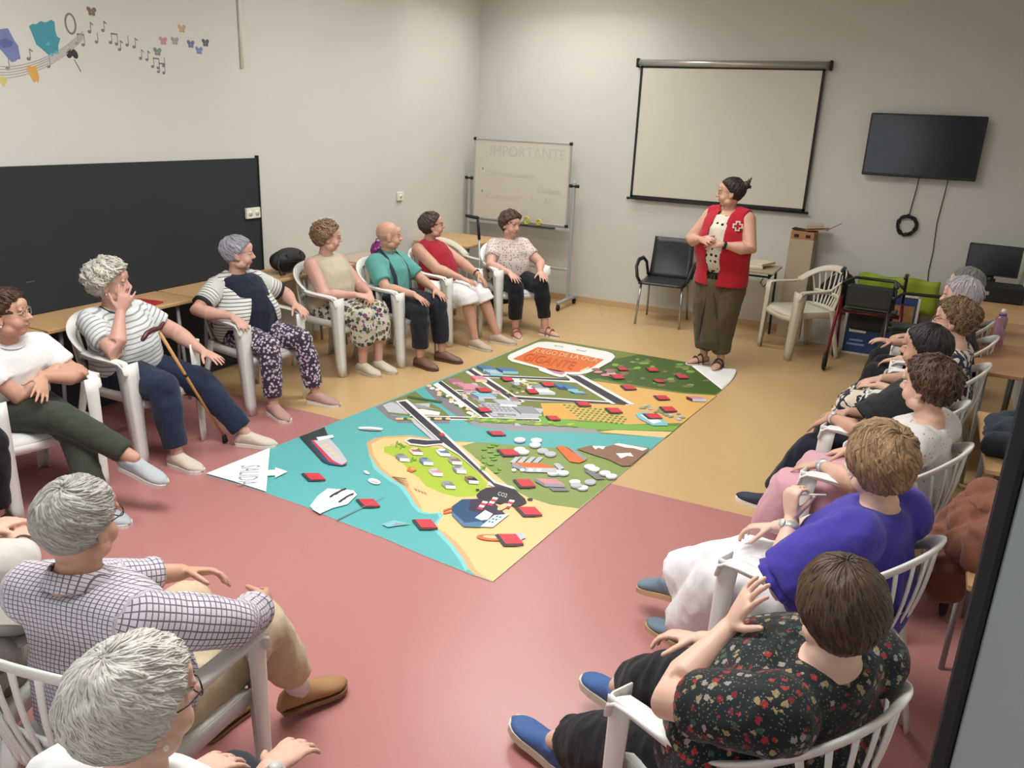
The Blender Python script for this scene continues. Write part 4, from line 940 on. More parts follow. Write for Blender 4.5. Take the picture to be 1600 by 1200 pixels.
for k in range(5):
    base = [(-12, 98), (12, 100), (40, 96), (70, 86), (100, 70), (122, 52), (131, 44)]
    pts = [Vector(atx(x, y + k * (6 - x * .015) * .75 + 4, XL + .0008)) - Vector(st.location) for x, y in base]
    cur = []
    for i in range(len(pts) - 1):
        for s_ in range(5):
            t_ = s_ / 5; p0, p1, p2, p3 = pts[max(i - 1, 0)], pts[i], pts[i + 1], pts[min(i + 2, len(pts) - 1)]
            cur.append(.5 * ((2 * p1) + (p2 - p0) * t_ + (2 * p0 - 5 * p1 + 4 * p2 - p3) * t_ * t_ + (-p0 + 3 * p1 - 3 * p2 + p3) * t_ ** 3))
    MB().tube(cur, [(.003, .0007)] * len(cur), 6, up=(1, 0, 0), cap=True).build('staff_line', mat('sticker_staff', (184, 172, 166), .7), st)
def notesticker(x, y, kind, lab):
    c = (120, 120, 120); dark = 'note'
    t = thing('music_note_sticker', lab, 'wall sticker', atx(x, y, XL), 0, 'music note wall stickers'); m = mat('sticker_note', c, .6)
    b = MB(); s = .021
    b.ell((.0006, 0, -s), (.0007, .013, .010), seg=12, rings=6); b.box((.0007, .012, s * .4), (.0012, .004, s * 2.6))
    if kind == 2: b.ell((.0006, .045, -s - .005), (.0007, .013, .010), seg=12, rings=6); b.box((.0007, .057, s * .3), (.0012, .004, s * 2.6)); b.box((.0007, .034, s * 1.6), (.0012, .05, .010))
    if kind == 1: b.box((.0007, .022, s * 1.3), (.0012, .022, .008), rot=Euler((-.6, 0, 0)).to_matrix())
    b.build('note', m, t); return t
for i, (x, y, k) in enumerate([(139, 44, 1), (150, 60, 0), (160, 42, 1), (172, 61, 2), (186, 72, 1), (198, 65, 0), (209, 68, 1), (219, 86, 1), (229, 88, 1), (238, 99, 2), (247, 107, 2), (255, 98, 0), (44, 86, 1), (75, 98, 0), (11, 101, 0), (119, 62, 2)]):
    o = ['topmost note left of the descending chain', 'second', 'third', 'fourth', 'fifth', 'sixth', 'seventh', 'eighth', 'ninth', 'tenth', 'eleventh', 'lowest'][i] if i < 12 else ''
    lab = ('small dark note sticker, %s in the chain counted from the animals' % o if 0 < i < 11 else ['small dark note sticker starting the chain right of the animals', 'small dark note sticker ending the descending chain, by the butterflies'][i > 0]) if i < 12 else ['small dark note on the staff between violet and teal animals', 'small dark note on the staff right of the orange animal', 'small dark note on the staff under the violet animal', 'pair of dark notes on the staff end, right of the teal animal'][i - 12]
    notesticker(x, y, k, lab)
for i, (x, y, c, lab) in enumerate([(143, 18, (120, 100, 88), 'brown butterfly sticker, highest and nearest the teal animal'), (246, 81, (120, 134, 138), 'blue grey butterfly sticker just above the end of the notes'), (255, 64, (184, 140, 140), 'pink butterfly sticker above the blue grey one'), (273, 64, (150, 150, 156), 'light grey open-winged butterfly sticker in the middle of the group'), (284, 45, (186, 160, 120), 'tan butterfly sticker, top of the right group'), (298, 69, (112, 108, 146), 'purple butterfly sticker right of the grey one'), (311, 79, (112, 138, 168), 'light blue butterfly sticker, lowest on the right'), (321, 67, (84, 86, 96), 'dark butterfly sticker at the far right end')]):
    t = thing('butterfly_sticker', lab, 'wall sticker', atx(x, y, XL), 0, 'butterfly wall stickers'); m = mat('sticker_bf%d' % i, c, .6)
    for s in (-1, 1):
        b = MB(); b.ell((.0007, s * .017, .010), (.0008, .019, .015), rot=Euler((s * .6, 0, 0)).to_matrix(), seg=12, rings=6); b.ell((.0007, s * .012, -.013), (.0008, .013, .012), seg=12, rings=6); b.build('wing', m, t)
t = thing('clef_sticker', 'ring-shaped dark clef sticker right of the teal animal', 'wall sticker', atx(110, 37, XL))
MB().tube([(.0008, .034 * math.cos(a) , .056 * math.sin(a)) for a in [k * 2 * PI / 24 for k in range(24)]], [(.006 , .0008)] * 24, 6, up=(1, 0, 0), closed=True).build('ring', mat('sticker_note', (96, 96, 98), .6), t)
t = thing('heart_note_sticker', 'black heart-shaped note sticker under the staff end', 'wall sticker', atx(113, 86, XL))
b = MB(); 
for s in (-1, 1): b.ell((.0007, s * .017, .008), (.0009, .021, .03), rot=Euler((s * .5, 0, 0)).to_matrix(), seg=14, rings=8)
b.box((.0007, .028, -.06), (.0012, .004, .08), rot=Euler((.5, 0, 0)).to_matrix()); b.build('heart', mat('sticker_black', (50, 48, 50), .6), t)
# ------------------------------------------------------------------ people
def V(*a): return Vector(a)
def ik(a, b, l1, l2, pole):
    a, b, pole = Vector(a), Vector(b), Vector(pole); d = b - a; L = d.length
    if L > (l1 + l2) * .995: b = a + d.normalized() * (l1 + l2) * .995; d = b - a; L = d.length
    x = (l1 * l1 - l2 * l2 + L * L) / (2 * L); h = math.sqrt(max(0, l1 * l1 - x * x)); n = d.normalized()
    pp = pole - n * pole.dot(n)
    if pp.length < 1e-6: pp = n.orthogonal()
    return a + n * x + pp.normalized() * h, b
M_shoes = {}
def hand(mb, w, d, p, side, curl=.5, spread=1.0, s=1.0):
    """palm, four fingers and a thumb; d points along the fingers, p out of the palm; side +1 right, -1 left"""
    w = Vector(w); d = Vector(d).normalized(); p = Vector(p); p = (p - d * p.dot(d)).normalized(); t = d.cross(p) * side
    mb.tube([w - d * .015, w + d * .012, w + d * .045, w + d * .082], [(.026 * s, .019 * s), (.028 * s, .018 * s), (.037 * s, .016 * s), (.040 * s, .0125 * s)], 14, up=-p)
    for off, ln, r in ((.0315, .068, .0082), (.0105, .077, .0086), (-.0105, .071, .0082), (-.0310, .056, .0073)):
        b = w + d * (.078 - abs(off) * .18) + t * off; q = (d + t * (off * 4.2 * spread)).normalized(); pts = [b, b + q * .012]; a = 0
        cur = b + q * .012
        for k, fr in ((0, .42), (1, .32), (2, .26)):
            a = curl * (.45, 1.0, 1.45)[k] * (1 + .12 * math.sin(off * 300)); dirn = q * math.cos(a) + p * math.sin(a); cur = cur + dirn * ln * fr; pts.append(cur.copy())
        mb.tube(pts, [r * s, r * 1.02 * s, r * s, r * .93 * s, r * .8 * s], 10)
    b = w + d * .022 + t * .022; q = (d * .62 + t * .78 * min(1, spread) + p * (.18 + curl * .35)).normalized(); q2 = (q + d * .35 + p * curl * .3).normalized()
    mb.tube([b, b + q * .038, b + q * .038 + q2 * .030, b + q * .038 + q2 * .052], [.0125 * s, .0105 * s, .0095 * s, .0078 * s], 10)
def foot_frame(f, u=(0, 0, 1)):
    f = Vector(f).normalized(); u = Vector(u); u = (u - f * u.dot(f)).normalized(); r = f.cross(u); return f, u, r
FS = [(-.062, .018, .030), (-.050, .029, .056), (-.02, .034, .080), (.015, .035, .082), (.055, .038, .066), (.10, .044, .050), (.140, .043, .040), (.170, .032, .032), (.186, .014, .022)]
def footloft(mb, A, f, u, s=1.0, wide=1.0, top=1.0, z0=-.082, infl=0.0):
    f, u, r = foot_frame(f, u); A = Vector(A)
    pts = [A + f * (y * s) + u * ((z0 + .006) + h * top * s / 2) for y, w_, h in FS]
    mb.tube(pts, [(w_ * s * wide + infl, h * top * s / 2 + infl) for y, w_, h in FS], 14, up=u)
def soleloft(mb, A, f, u, s=1.0, th=.018, z0=-.084, wide=1.06):
    f, u, r = foot_frame(f, u); A = Vector(A); out = []
    for y, w_, h in FS: out.append((y, w_ * wide + .002))
    L = [A + f * (y * s * 1.02) + r * (w_ * s) for y, w_ in out] + [A + f * (y * s * 1.02) - r * (w_ * s) for y, w_ in reversed(out)]
    n = len(L); vs = [q + u * z0 for q in L] + [q + u * (z0 + th) for q in L]
    mb.add(vs, [tuple(range(n)), tuple(range(2 * n - 1, n - 1, -1))] + [(i, i + n, (i + 1) % n + n, (i + 1) % n) for i in range(n)], 0, False)
def smooth01(x): x = max(0, min(1, x)); return x * x * (3 - 2 * x)
def interp(x, xs, ys):
    if x <= xs[0]: return ys[0]
    for i in range(1, len(xs)):
        if x <= xs[i]: return ys[i - 1] + (ys[i] - ys[i - 1]) * (x - xs[i - 1]) / (xs[i] - xs[i - 1])
    return ys[-1]
def make_hair(P, C, M, sp, hs):
    style = sp.get('style', 'short'); vol = sp.get('vol', 1.0); ln = sp.get('len', 0.0); curl = sp.get('curl', .03); top = sp.get('top', 0)
    R_ = Vector((.090, .110, .102)) * vol; cen = Vector((0, -.014, .022)); cf = sp.get('cf', 14)
    def surf(d):
        n1 = noise.noise(Vector((d.x * cf * .3 + 3, d.y * cf * .3, d.z * cf * .3)) + Vector((sp.get('seed', 1),) * 3)); n2 = noise.noise(Vector((d.x * cf, d.y * cf, d.z * cf)))
        k = 1 + curl * (n1 * 1.2 + n2 * .6) + top * max(0, d.z) * .1
        q = Vector((d.x * R_.x * k, d.y * R_.y * k, d.z * R_.z * k))
        if d.z < 0: q.z *= (1 + ln * 5 * max(0, -d.z)); 
        if d.z < -.1: q.x *= 1 - .25 * min(1, (-d.z - .1)) + ln * 2; q.y *= 1 - .12 * (-d.z - .1)
        return cen + q
    def mask(q):
        if style == 'bald':
            yf = .0; k1 = smooth01((-.0 - q.y) / .02); k2 = smooth01((.030 - q.z) / .02)
            return min(k1, k2, smooth01((q.z + .075) / .02))
        yf = interp(q.z, [-.12, -.03, 0, .04, .07, .095, .14], [-.018, -.008, .008, .034, .064, .105, .14]) + sp.get('fringe', 0)
        zl = interp(q.y, [-.08, -.04, -.01, .03], [-.085 - ln, -.075 - ln, -.045 - ln * .8, -.02 - ln * .5])
        return min(smooth01((yf - q.y) / .018 + .5), smooth01((q.z - zl) / .018 + .5))
    mb = MB(); sg, rg = (56, 40) if sp.get('strands', 300) > 500 else (40, 28); vs = []
    inner = min(.82, .80 / vol) if style != 'bald' else .78
    for i in range(rg + 1):
        th = PI * i / rg
        for k in range(sg):
            a = 2 * PI * k / sg; d = Vector((math.sin(th) * math.cos(a), math.sin(th) * math.sin(a), math.cos(th)))
            q = surf(d); m = mask(q); q = cen + (q - cen) * (inner + (1 - inner) * m)
            vs.append(C + M @ (q * hs))
    fs = [(i * sg + k, (i + 1) * sg + k, (i + 1) * sg + (k + 1) % sg, i * sg + (k + 1) % sg) for i in range(rg) for k in range(sg)]
    mb.add(vs, fs)
    rr = random.Random(int(sp.get('seed', 1) * 100)); crown = Vector(sp.get('crown', (0.05, -.45, .88))).normalized()
    e1 = crown.orthogonal().normalized(); e2 = crown.cross(e1)
    if style != 'bald':
        for i in range(sp.get('strands', 260)):
            ph = rr.uniform(0, 2 * PI); th = abs(rr.gauss(0, 1)) * .25 + rr.random() * 1.75; dth = rr.uniform(.45, .95); wob = rr.uniform(-1, 1) * sp.get('wave', .18); lift = rr.uniform(.995, 1.022) + curl * .1 * rr.random()
            pts = []; ns = 7; w0 = rr.uniform(.0014, .0032) * sp.get('sw', 1)
            for k in range(ns):
                q_ = k / (ns - 1); t2 = th + dth * q_; p2 = ph + wob * math.sin(q_ * 3 + i) + sp.get('swirl', .25) * q_
                d = crown * math.cos(t2) + e1 * (math.sin(t2) * math.cos(p2)) + e2 * (math.sin(t2) * math.sin(p2)); q = surf(d)
                if mask(q) < .55: break
                q = cen + (q - cen) * (lift + sp.get('flick', .01) * q_ * q_ * rr.random() * 2); pts.append(C + M @ (q * hs))
            if len(pts) > 2:
                n_ = len(pts); mb.tube(pts, [(w0 * 2.4 * math.sin(PI * (.12 + .8 * j / (n_ - 1))), w0 * .9 * math.sin(PI * (.12 + .8 * j / (n_ - 1)))) for j in range(n_)], 5, up=[(p - C) for p in pts], cap=True)
    if style == 'bun':
        for i in range(40):
            a = rr.uniform(0, 2 * PI); b0 = Vector((0, -.118, .045)); pts = [b0 + Vector((.025 * math.cos(a + k * .8), -.02 - .010 * math.sin(a * 2 + k), .03 * math.sin(a + k * .8) + .02)) * (1 + .3 * (k == 4) * rr.random() * 2) for k in range(5)]
            mb.tube([C + M @ (p * hs) for p in pts], [.006, .007, .006, .004, .002], 6)
        mb.ell(C + M @ (Vector((0, -.118, .055)) * hs), (.036, .032, .036), rot=M)
    return mb.build('hair', hairmat(sp['key'], *sp['c']), P)
def make_head(mb, C, M, hs, jowl=1.0):
    def e(c, r, rz=None): mb.ell(C + M @ (Vector(c) * hs), tuple(v * hs for v in r), rot=M if rz is None else M @ rz, seg=20, rings=14)
    e((0, -.016, .028), (.076, .094, .084)); e((0, .022, -.022), (.062, .068, .082)); e((0, .045, -.082), (.036 * jowl, .034, .030))
    for s in (-1, 1):
        e((s * .034, .052, -.042), (.028 * jowl, .030, .032)); e((s * .040, .015, -.072), (.026 * jowl, .040, .028)); e((s * .030, .080, .024), (.024, .012, .009))
        e((s * .077, -.008, -.012), (.009, .020, .032), Euler((0, 0, s * .35)).to_matrix()); e((s * .012, .093, -.028), (.009, .009, .008)); e((s * .078, .0, -.034), (.008, .010, .012))
    e((0, .074, .045), (.048, .020, .030))
    mb.tube([C + M @ (Vector(v) * hs) for v in ((0, .084, .016), (0, .094, -.004), (0, .106, -.024))], [.0085 * hs, .0095 * hs, .0125 * hs], 12)
    e((0, .084, -.052), (.023, .010, .0065)); e((0, .082, -.064), (.020, .010, .007))
def make_face(P, C, M, hs, sp, tone):
    for s in (-1, 1):
        MB().ell(C + M @ (Vector((s * .031, .0765, .008)) * hs), (.0125 * hs, .0105 * hs, .0085 * hs), rot=M, seg=14, rings=10).build('eye', mat('eye_white', (214, 208, 200), .3), P)
        MB().ell(C + M @ (Vector((s * .031, .0838, .007)) * hs), (.0058 * hs, .004 * hs, .0062 * hs), rot=M, seg=12, rings=8).build('iris', mat('iris_dark', (52, 38, 30), .2), P)
        MB().tube([C + M @ (Vector(v) * hs) for v in ((s * .015, .0885, .026), (s * .031, .089, .032), (s * .048, .080, .026))], [(.003, .0016)] * 3, 6, up=M @ V(0, 1, 0)).build('eyebrow', mat('brow_' + tone, (110, 90, 76) if tone != 'dark' else (58, 44, 38), .8), P)
        MB().tube([C + M @ (Vector(v) * hs) for v in ((s * .019, .084, .0165), (s * .031, .0875, .0185), (s * .044, .081, .015))], [(.0035, .0016)] * 3, 6, up=M @ V(0, 1, 0)).build('eyelid', mat('eyelid_skin', (176, 124, 106), .6), P)
    MB().ell(C + M @ (Vector((0, .0885, -.0565)) * hs), (.0215 * hs, .0072 * hs, .0068 * hs), rot=M, seg=16, rings=8, fn=lambda d, v: V(v.x, v.y, v.z * (1 - .3 * abs(d.x)))).build('lips', mat('lip_rose', (170, 98, 92), .5), P)
    if sp.get('glasses'):
        b = MB(); c = sp['glasses']
        for s in (-1, 1):
            b.tube([C + M @ (Vector((s * .033 + .024 * math.cos(a), .097 - .006 * abs(math.cos(a)), .006 + .018 * math.sin(a))) * hs) for a in [k * 2 * PI / 20 for k in range(20)]], [.0017 * hs] * 20, 6, closed=True)
            b.tube([C + M @ (Vector(v) * hs) for v in ((s * .057, .092, .010), (s * .080, .05, .012), (s * .083, -.005, .006))], [.0016 * hs] * 3, 6)
        b.tube([C + M @ (Vector(v) * hs) for v in ((-.010, .099, .010), (0, .102, .012), (.010, .099, .010))], [.0017 * hs] * 3, 6)
        b.build('eyeglasses', mat('glasses_%d_%d_%d' % c, c, .3, metal=.3), P)
    if sp.get('earring'):
        for s in (-1, 1): MB().ell(C + M @ (Vector((s * .086, .0, -.046)) * hs), (.005, .005, .006)).build('earring', mat('pearl', (226, 220, 206), .25), P)
def band(P, w, d, u, r, wd, colr, name, face=False):
    """a strap round a limb at w with axis d"""
    d = Vector(d).normalized(); w = Vector(w); b = MB(); b.tube([w - d * wd / 2, w - d * wd / 2, w + d * wd / 2, w + d * wd / 2], [(r * .8, r * .75), (r, r * .92), (r, r * .92), (r * .8, r * .75)], 20, up=u, cap=True)
    o = b.build(name, mat('band_%d_%d_%d' % colr, colr, .35, metal=.4 if sum(colr) > 400 else 0), P)
    if face:
        u = Vector(u).normalized(); sd = d.cross(u).normalized(); f = MB(); f.tube([w + u * (r * .9 - .001), w + u * (r * .9 + .005)], [.015, .014], 18, cap=True); f.build('watch_face', mat('watch_face_%d' % face, (205, 205, 200) if face == 1 else (26, 27, 30), .2), o)
    return o
def torso_secs(sp, P0, S0, fat, infl=0.0, stand=False):
    D = S0 - P0; out = []
    bel = sp.get('belly', .03); w = sp.get('width', 1.0)
    S_ = [(-.12, .165, .115, 0), (0, .185, .135, .0), (.22, .178 * fat, .132 * fat, bel), (.45, .165 * fat, .126 * fat, bel * 1.1), (.68, .163, .122 * (.5 + fat * .5), bel * .9 + .006), (.84, .168, .100, bel * .5), (.95, .150, .076, .0), (1.02, .092, .060, 0), (1.07, .060, .054, 0.0)]
    for t, rx, ry, yo in S_: out.append((P0 + D * t + V(0, yo, 0), rx * w + infl, ry * w + infl, t))
    return out
def set_gc(o, segs):
    me = o.data; n = len(me.vertices); co = np.empty(n * 3); me.vertices.foreach_get('co', co); co = co.reshape(-1, 3)
    best = np.full(n, 1e9); out = np.zeros((n, 3)); acc = 0
    for i, (a, b, r) in enumerate(segs):
        a = np.array(a); b = np.array(b); d = b - a; L = np.linalg.norm(d); u = d / L; t = (co - a) @ u; tc = np.clip(t, 0, L)
        near = a + tc[:, None] * u; ds = np.linalg.norm(co - near, axis=1) - r
        if i == 0: ds -= .02
        ref = np.array([0, -1.0, 0]) if i == 0 else np.array([0, 0, -1.0]); ref = ref - u * (ref @ u); ref /= np.linalg.norm(ref); oth = np.cross(u, ref)
        q = co - near; ang = np.arctan2(q @ oth, q @ ref); m = ds < best; best[m] = ds[m]
        out[m, 0] = (ang[m] * r + i * .37) if i else (q @ oth)[m]; out[m, 2] = (q @ ref)[m] if i == 0 else 0.0; out[m, 1] = t[m] + (0 if i == 0 else i * .013 + (segs[i - 1][1] - segs[i - 1][0]).length * (i in (2, 4)))
    at_ = me.attributes.new('gc', 'FLOAT_VECTOR', 'POINT'); at_.data.foreach_set('vector', out.ravel())
def person(label, x, y, deg, sp):
    if sp.get('hp'):
        hs = sp.get('hs', 1.02); P0_ = V(*(sp.get('pelvis') or (0, -.10, .505))); C_l = P0_ + V(sp.get('side', 0), sp.get('lean', -.03), sp.get('th', .385)) + V(*sp.get('hoff', (0, .035, 0))) + V(0, 0, .166 * hs)
        wx, wy, _ = at(*sp['hp'], C_l.z); rx_, ry_ = R2(C_l.x, C_l.y, math.radians(deg)); x, y = wx - rx_, wy - ry_
    if sp.get('chair'): chair(x, y, deg, sp['chair']); print('PERSON %s %.2f %.2f' % (label[:40], x, y))
    P = thing('person', label, 'person', (x, y, 0), math.radians(deg)); st = sp.get('stand'); fat = sp.get('fat', 1.1); vox = sp.get('vox', .0065)
    P0 = V(*(sp.get('pelvis') or ((0, 0, .90) if st else (0, -.10, .505)))); th = sp.get('th', .43 if st else .385)
    S0 = P0 + V(sp.get('side', 0), sp.get('lean', 0 if st else -.03), th); hs = sp.get('hs', 1.02)
    C = S0 + V(*sp.get('hoff', (0, .035, .0))) + V(0, 0, .166 * hs)
    M = (Matrix.Rotation(math.radians(sp.get('yaw', 0)), 3, 'Z') @ Matrix.Rotation(math.radians(sp.get('roll', 0)), 3, 'Y') @ Matrix.Rotation(math.radians(sp.get('pitch', -4)), 3, 'X'))
    skin = skinmat('skin_%s' % sp.get('skin', 'a'), {'a': (210, 170, 150), 'b': (196, 152, 130), 'c': (206, 162, 146), 'd': (220, 182, 162)}[sp.get('skin', 'a')])
    body = MB(); secs = torso_secs(sp, P0, S0, fat, -.008)
    body.tube([s[0] for s in secs], [(s[1], s[2]) for s in secs], 28, up=(0, 1, 0))
    body.tube([S0 + V(0, .0, -.01), S0.lerp(C, .45) + V(0, .002, 0), C + M @ (V(0, -.02, -.05) * hs)], [(.062, .058), (.052, .052), (.050, .054)], 18, up=(0, 1, 0))
    make_head(body, C, M, hs, sp.get('jowl', 1.1))
    top = MB(); low = MB(); T = sp['top']; B = sp['bottom']; infl = T.get('infl', .012); arms = {}
    # torso garment
    ts = torso_secs(sp, P0, S0, fat, infl); hem = T.get('hem', -.10); neck = T.get('neck', 1.035)
    sel = [s for s in ts if hem <= s[3] <= neck]
    def at_t(t):
        for i in range(len(ts) - 1):
            if ts[i][3] <= t <= ts[i + 1][3]:
                k = (t - ts[i][3]) / (ts[i + 1][3] - ts[i][3]); return (ts[i][0].lerp(ts[i + 1][0], k), ts[i][1] + (ts[i + 1][1] - ts[i][1]) * k, ts[i][2] + (ts[i + 1][2] - ts[i][2]) * k, t)
        return ts[0] if t < ts[0][3] else ts[-1]
    sel = [at_t(hem)] + sel + [at_t(neck)]
    top.tube([s[0] for s in sel], [(s[1] * (1.04 if s[3] < .1 else 1), s[2] * (1.04 if s[3] < .1 else 1)) for s in sel], 28, up=(0, 1, 0), cap=True)
    af = sp.get('armfat', fat)
    for sd, k in ((1, 'R'), (-1, 'L')):
        a = sp.get(k, {}); sh = S0 + V(sd * .158 * sp.get('width', 1), 0, -.048)
        w = V(*a.get('w', (sd * .13, .20, .615) if not st else (sd * .2, .05, .85)))
        el, w = ik(sh, w, .270, .235, a.get('pole', (sd * .8, -.6, -.5))); arms[k] = (sh, el, w)
        r1, r2, r3, r4 = .053 * af, .043 * af, .040 * af, .0265
        body.tube([sh, sh.lerp(el, .4), el, el.lerp(w, .3), el.lerp(w, .75), w], [r1, .047 * af, r2, .042 * af, .032, r4], 16)
        d = a.get('d'); d = V(*d) if d else (w - el).normalized() + V(0, 0, -.1)
        hand(body, w, d, a.get('p', (0, 0, -1)), sd, a.get('curl', .45), a.get('spread', 1.0), sp.get('hand', 1.0)); arms[k + 'd'] = d.normalized()
        sl = T.get('sleeve', .6); g = T.get('sl', .018)
        if sl > 0: top.ell(sh + V(-sd * .026, 0, -.004), (r1 + g + .010, r1 + g + .004, r1 + g + .003)); top.ell(S0 + V(sd * .085, 0, -.02), (.075, .075, .045))
        if sl > 0:
            flare = T.get('flare', 0)
            if sl <= 1:
                e = sh.lerp(el, sl); top.tube([sh + V(-sd * .03, 0, .018), sh, sh.lerp(e, .5), e], [r1 + g * .4, r1 + g, r1 + g * .9 + flare * .5, r2 + g * 1.25 + flare], 18, cap=True)
            else:
                e = el.lerp(w, sl - 1); top.tube([sh + V(-sd * .03, 0, .018), sh, sh.lerp(el, .5), el, el.lerp(e, .5), e], [r1 + g * .4, r1 + g, r1 + g * .8, r2 + g, .042 + g, .036 + g], 18, cap=True)
        else: top.tube([S0 + V(sd * .07, 0, .0), sh + V(-sd * .025, 0, .030)], [.038, .040], 14)
    # legs
    legs = {}
    hipz = P0.z - .015
    for sd, k in ((1, 'Rl'), (-1, 'Ll')):
        a = sp.get(k, {}); hp = V(P0.x + sd * .092, P0.y + (.03 if not st else 0), hipz)
        an = V(*a.get('a', (sd * .12, .40, .085) if not st else (sd * .09, .0, .085)))
        kn, an = ik(hp, an, sp.get('thigh', .405), .395, a.get('pole', (sd * .10, 1, 1) if not st else (0, 1, 0))); f = V(*a.get('f', (sd * .15, 1, 0))); u = V(*a.get('u', (0, 0, 1))); legs[k] = (hp, kn, an, f, u)
        lf = sp.get('legfat', 1.05)
        body.tube([hp, hp.lerp(kn, .5), kn, kn.lerp(an, .3), kn.lerp(an, .7), an], [.082 * lf, .074 * lf, .056 * lf, .056 * lf, .042, .034], 16)
        footloft(body, an, f, u, .94, .94, .92)
        if B.get('len', .95) > .1: low.ell(kn, (.071 * sp.get('legfat', 1.05) + B.get('loose', 0) * .6,) * 3)
        L = B.get('len', .95); g = .012 + B.get('loose', 0); wa = B.get('ankle', .055); rk = .064 * lf + g
        if L > .1:
            e = kn.lerp(an, L) if L > 0 else kn
            low.tube([hp + V(0, -.01, 0), hp.lerp(kn, .5), kn, kn.lerp(e, .3), kn.lerp(e, .7), e], [.094 * lf + g * .5, .084 * lf + g, rk, rk * .6 + wa * .4 + .004, rk * .3 + wa * .7, wa], 20, cap=True)
        else:
            e = hp.lerp(kn, 1 + L - .1); dk = (an - kn).normalized()
            low.tube([hp, hp.lerp(e, .5), hp.lerp(kn, .93), kn + dk * .02, kn + dk * .07], [.092 * lf + g, .084 * lf + g, .072 * lf + g, .072 * lf + g, .076 * lf + g], 20, cap=True)
    low.tube([P0 + V(0, 0, -.075 if not st else -.10), P0 + V(0, 0, -.02), P0 + V(0, 0, .06), P0 + V(0, .01, .11)], [(.15, .10), (.178, .128), (.18 * fat, .132 * fat), (.170 * fat, .126 * fat)] if not st else [(.16, .11), (.185, .135), (.175, .13), (.165, .125)], 26, up=(0, 1, 0), cap=True)
    if sp.get('skirt'):   # wide cloth bridging the thighs
        kk = (legs['Rl'][1] + legs['Ll'][1]) / 2; hh = (legs['Rl'][0] + legs['Ll'][0]) / 2
        low.tube([hh + V(0, .02, 0), hh.lerp(kk, .5), kk], [(.17, .07), (.17, .07), (.16, .06)], 20, up=(0, 0, 1)); aa = kk.lerp((legs['Rl'][2] + legs['Ll'][2]) / 2, sp['skirt'])
        low.tube([kk, aa], [(.16, .06), (.17, .07)], 20, up=(0, 1, 0), cap=True)
    bo = remeshed(body, 'body', skin, P, vox, 2); bo['label'] = 'bare skin of face, arms and hands'
    remeshed(low, B.get('name', 'trousers'), B['mat'], P, sp.get('cvox', .011), 4, B.get('wr', .009), 8, sp.get('seed', 1))
    remeshed(top, T.get('name', 'shirt'), T['mat'], P, sp.get('cvox', .011), 3, T.get('wr', .008), 7, sp.get('seed', 1) + 5)
    # shoes
    sh = sp.get('shoe', {})
    for k in ('Rl', 'Ll'):
        hp, kn, an, f, u = legs[k]
        if sh.get('kind') == 'sandal':
            b = MB(); soleloft(b, an, f, u, .97, .012, -.088); so = b.build('sandal', mat(sh['key'] + '_sole', sh.get('sole', (110, 80, 66)), .7), P)
            F, U, R_ = foot_frame(f, u)
            for yy, hh in ((.085, .062), (.035, .078)):
                b = MB(); b.tube([an + F * yy + R_ * (.041 * math.cos(a)) + U * (-.080 + hh * math.sin(a) ** .7 if math.sin(a) > 0 else -.080) for a in [PI * i / 12 for i in range(13)]], [(.009, .0025)] * 13, 6, up=F); b.build('strap', mat(sh['key'], sh['c'], .6), so)
        else:
            b = MB(); footloft(b, an, f, u, 1.03, 1.05, sh.get('top', 1.0), -.082, .003)
            if sh.get('collar', 1): b.tube([an + u * -.03, an + u * (-.005)], [.044, .043], 16, up=f, cap=True)
            o = remeshed(b, 'shoe', mat(sh['key'], sh['c'], sh.get('rough', .7), .08), P, .008, 3)
            b = MB(); soleloft(b, an, f, u, 1.05, sh.get('th', .022), -.087); b.build('sole', mat(sh['key'] + '_sole', sh.get('sole', (226, 222, 214)), .6), o)
        if sp.get('sock'):
            b = MB(); b.tube([an + (kn - an).normalized() * .0 + u * -.02, an + (kn - an) * .22], [.041, .044], 16, cap=True); b.build('sock', mat('sock_%d_%d_%d' % sp['sock'], sp['sock'], .9), P)
    SEG = [(P0, S0, .15)] + [q for k in 'RL' for q in ((arms[k][0], arms[k][1], .055), (arms[k][1], arms[k][2], .045))]
    for o in P.children:
        if o.name.split('.')[0] in (T.get('name', 'shirt'),): set_gc(o, SEG)
    make_face(P, C, M, hs, sp, sp.get('tone', 'grey'))
    if sp.get('hair'): make_hair(P, C, M, sp['hair'], hs)
    for k, side in (('R', 1), ('L', -1)):
        wch = sp.get(k, {}).get('watch')
        if wch:
            shd, el, w = arms[k]; ax = (w - el).normalized(); uu = -V(*sp[k].get('p', (0, 0, -1))); uu = uu - ax * uu.dot(ax)
            band(P, el.lerp(w, .90), ax, uu, .034, wch.get('w', .016), wch['c'], wch.get('name', 'wristwatch'), wch.get('face', 0))
    return dict(SEG=SEG, P=P, P0=P0, S0=S0, C=C, M=M, arms=arms, legs=legs, secs=ts, hs=hs, at_t=at_t)
def torso_patch(r, t0, t1, a0, a1, m, name, infl=.006, th=.005, n=14, k=16, shape=None, parent=None):
    """cloth panel lying on the torso garment; angle 0 = front, + = person's left"""
    g = []
    for i in range(n + 1):
        t = t0 + (t1 - t0) * i / n; c, rx, ry, _ = r['at_t'](t); row = []
        for j in range(k + 1):
            q = j / k; b0, b1 = (a0, a1) if shape is None else shape(i / n)
            a = math.radians(b0 + (b1 - b0) * q); row.append(c + V(-(rx + infl) * math.sin(a), (ry + infl) * math.cos(a), 0))
        g.append(row)
    o = MB().plate(g, th).build(name, m, parent or r['P']); set_gc(o, r['SEG'][:1]); return o
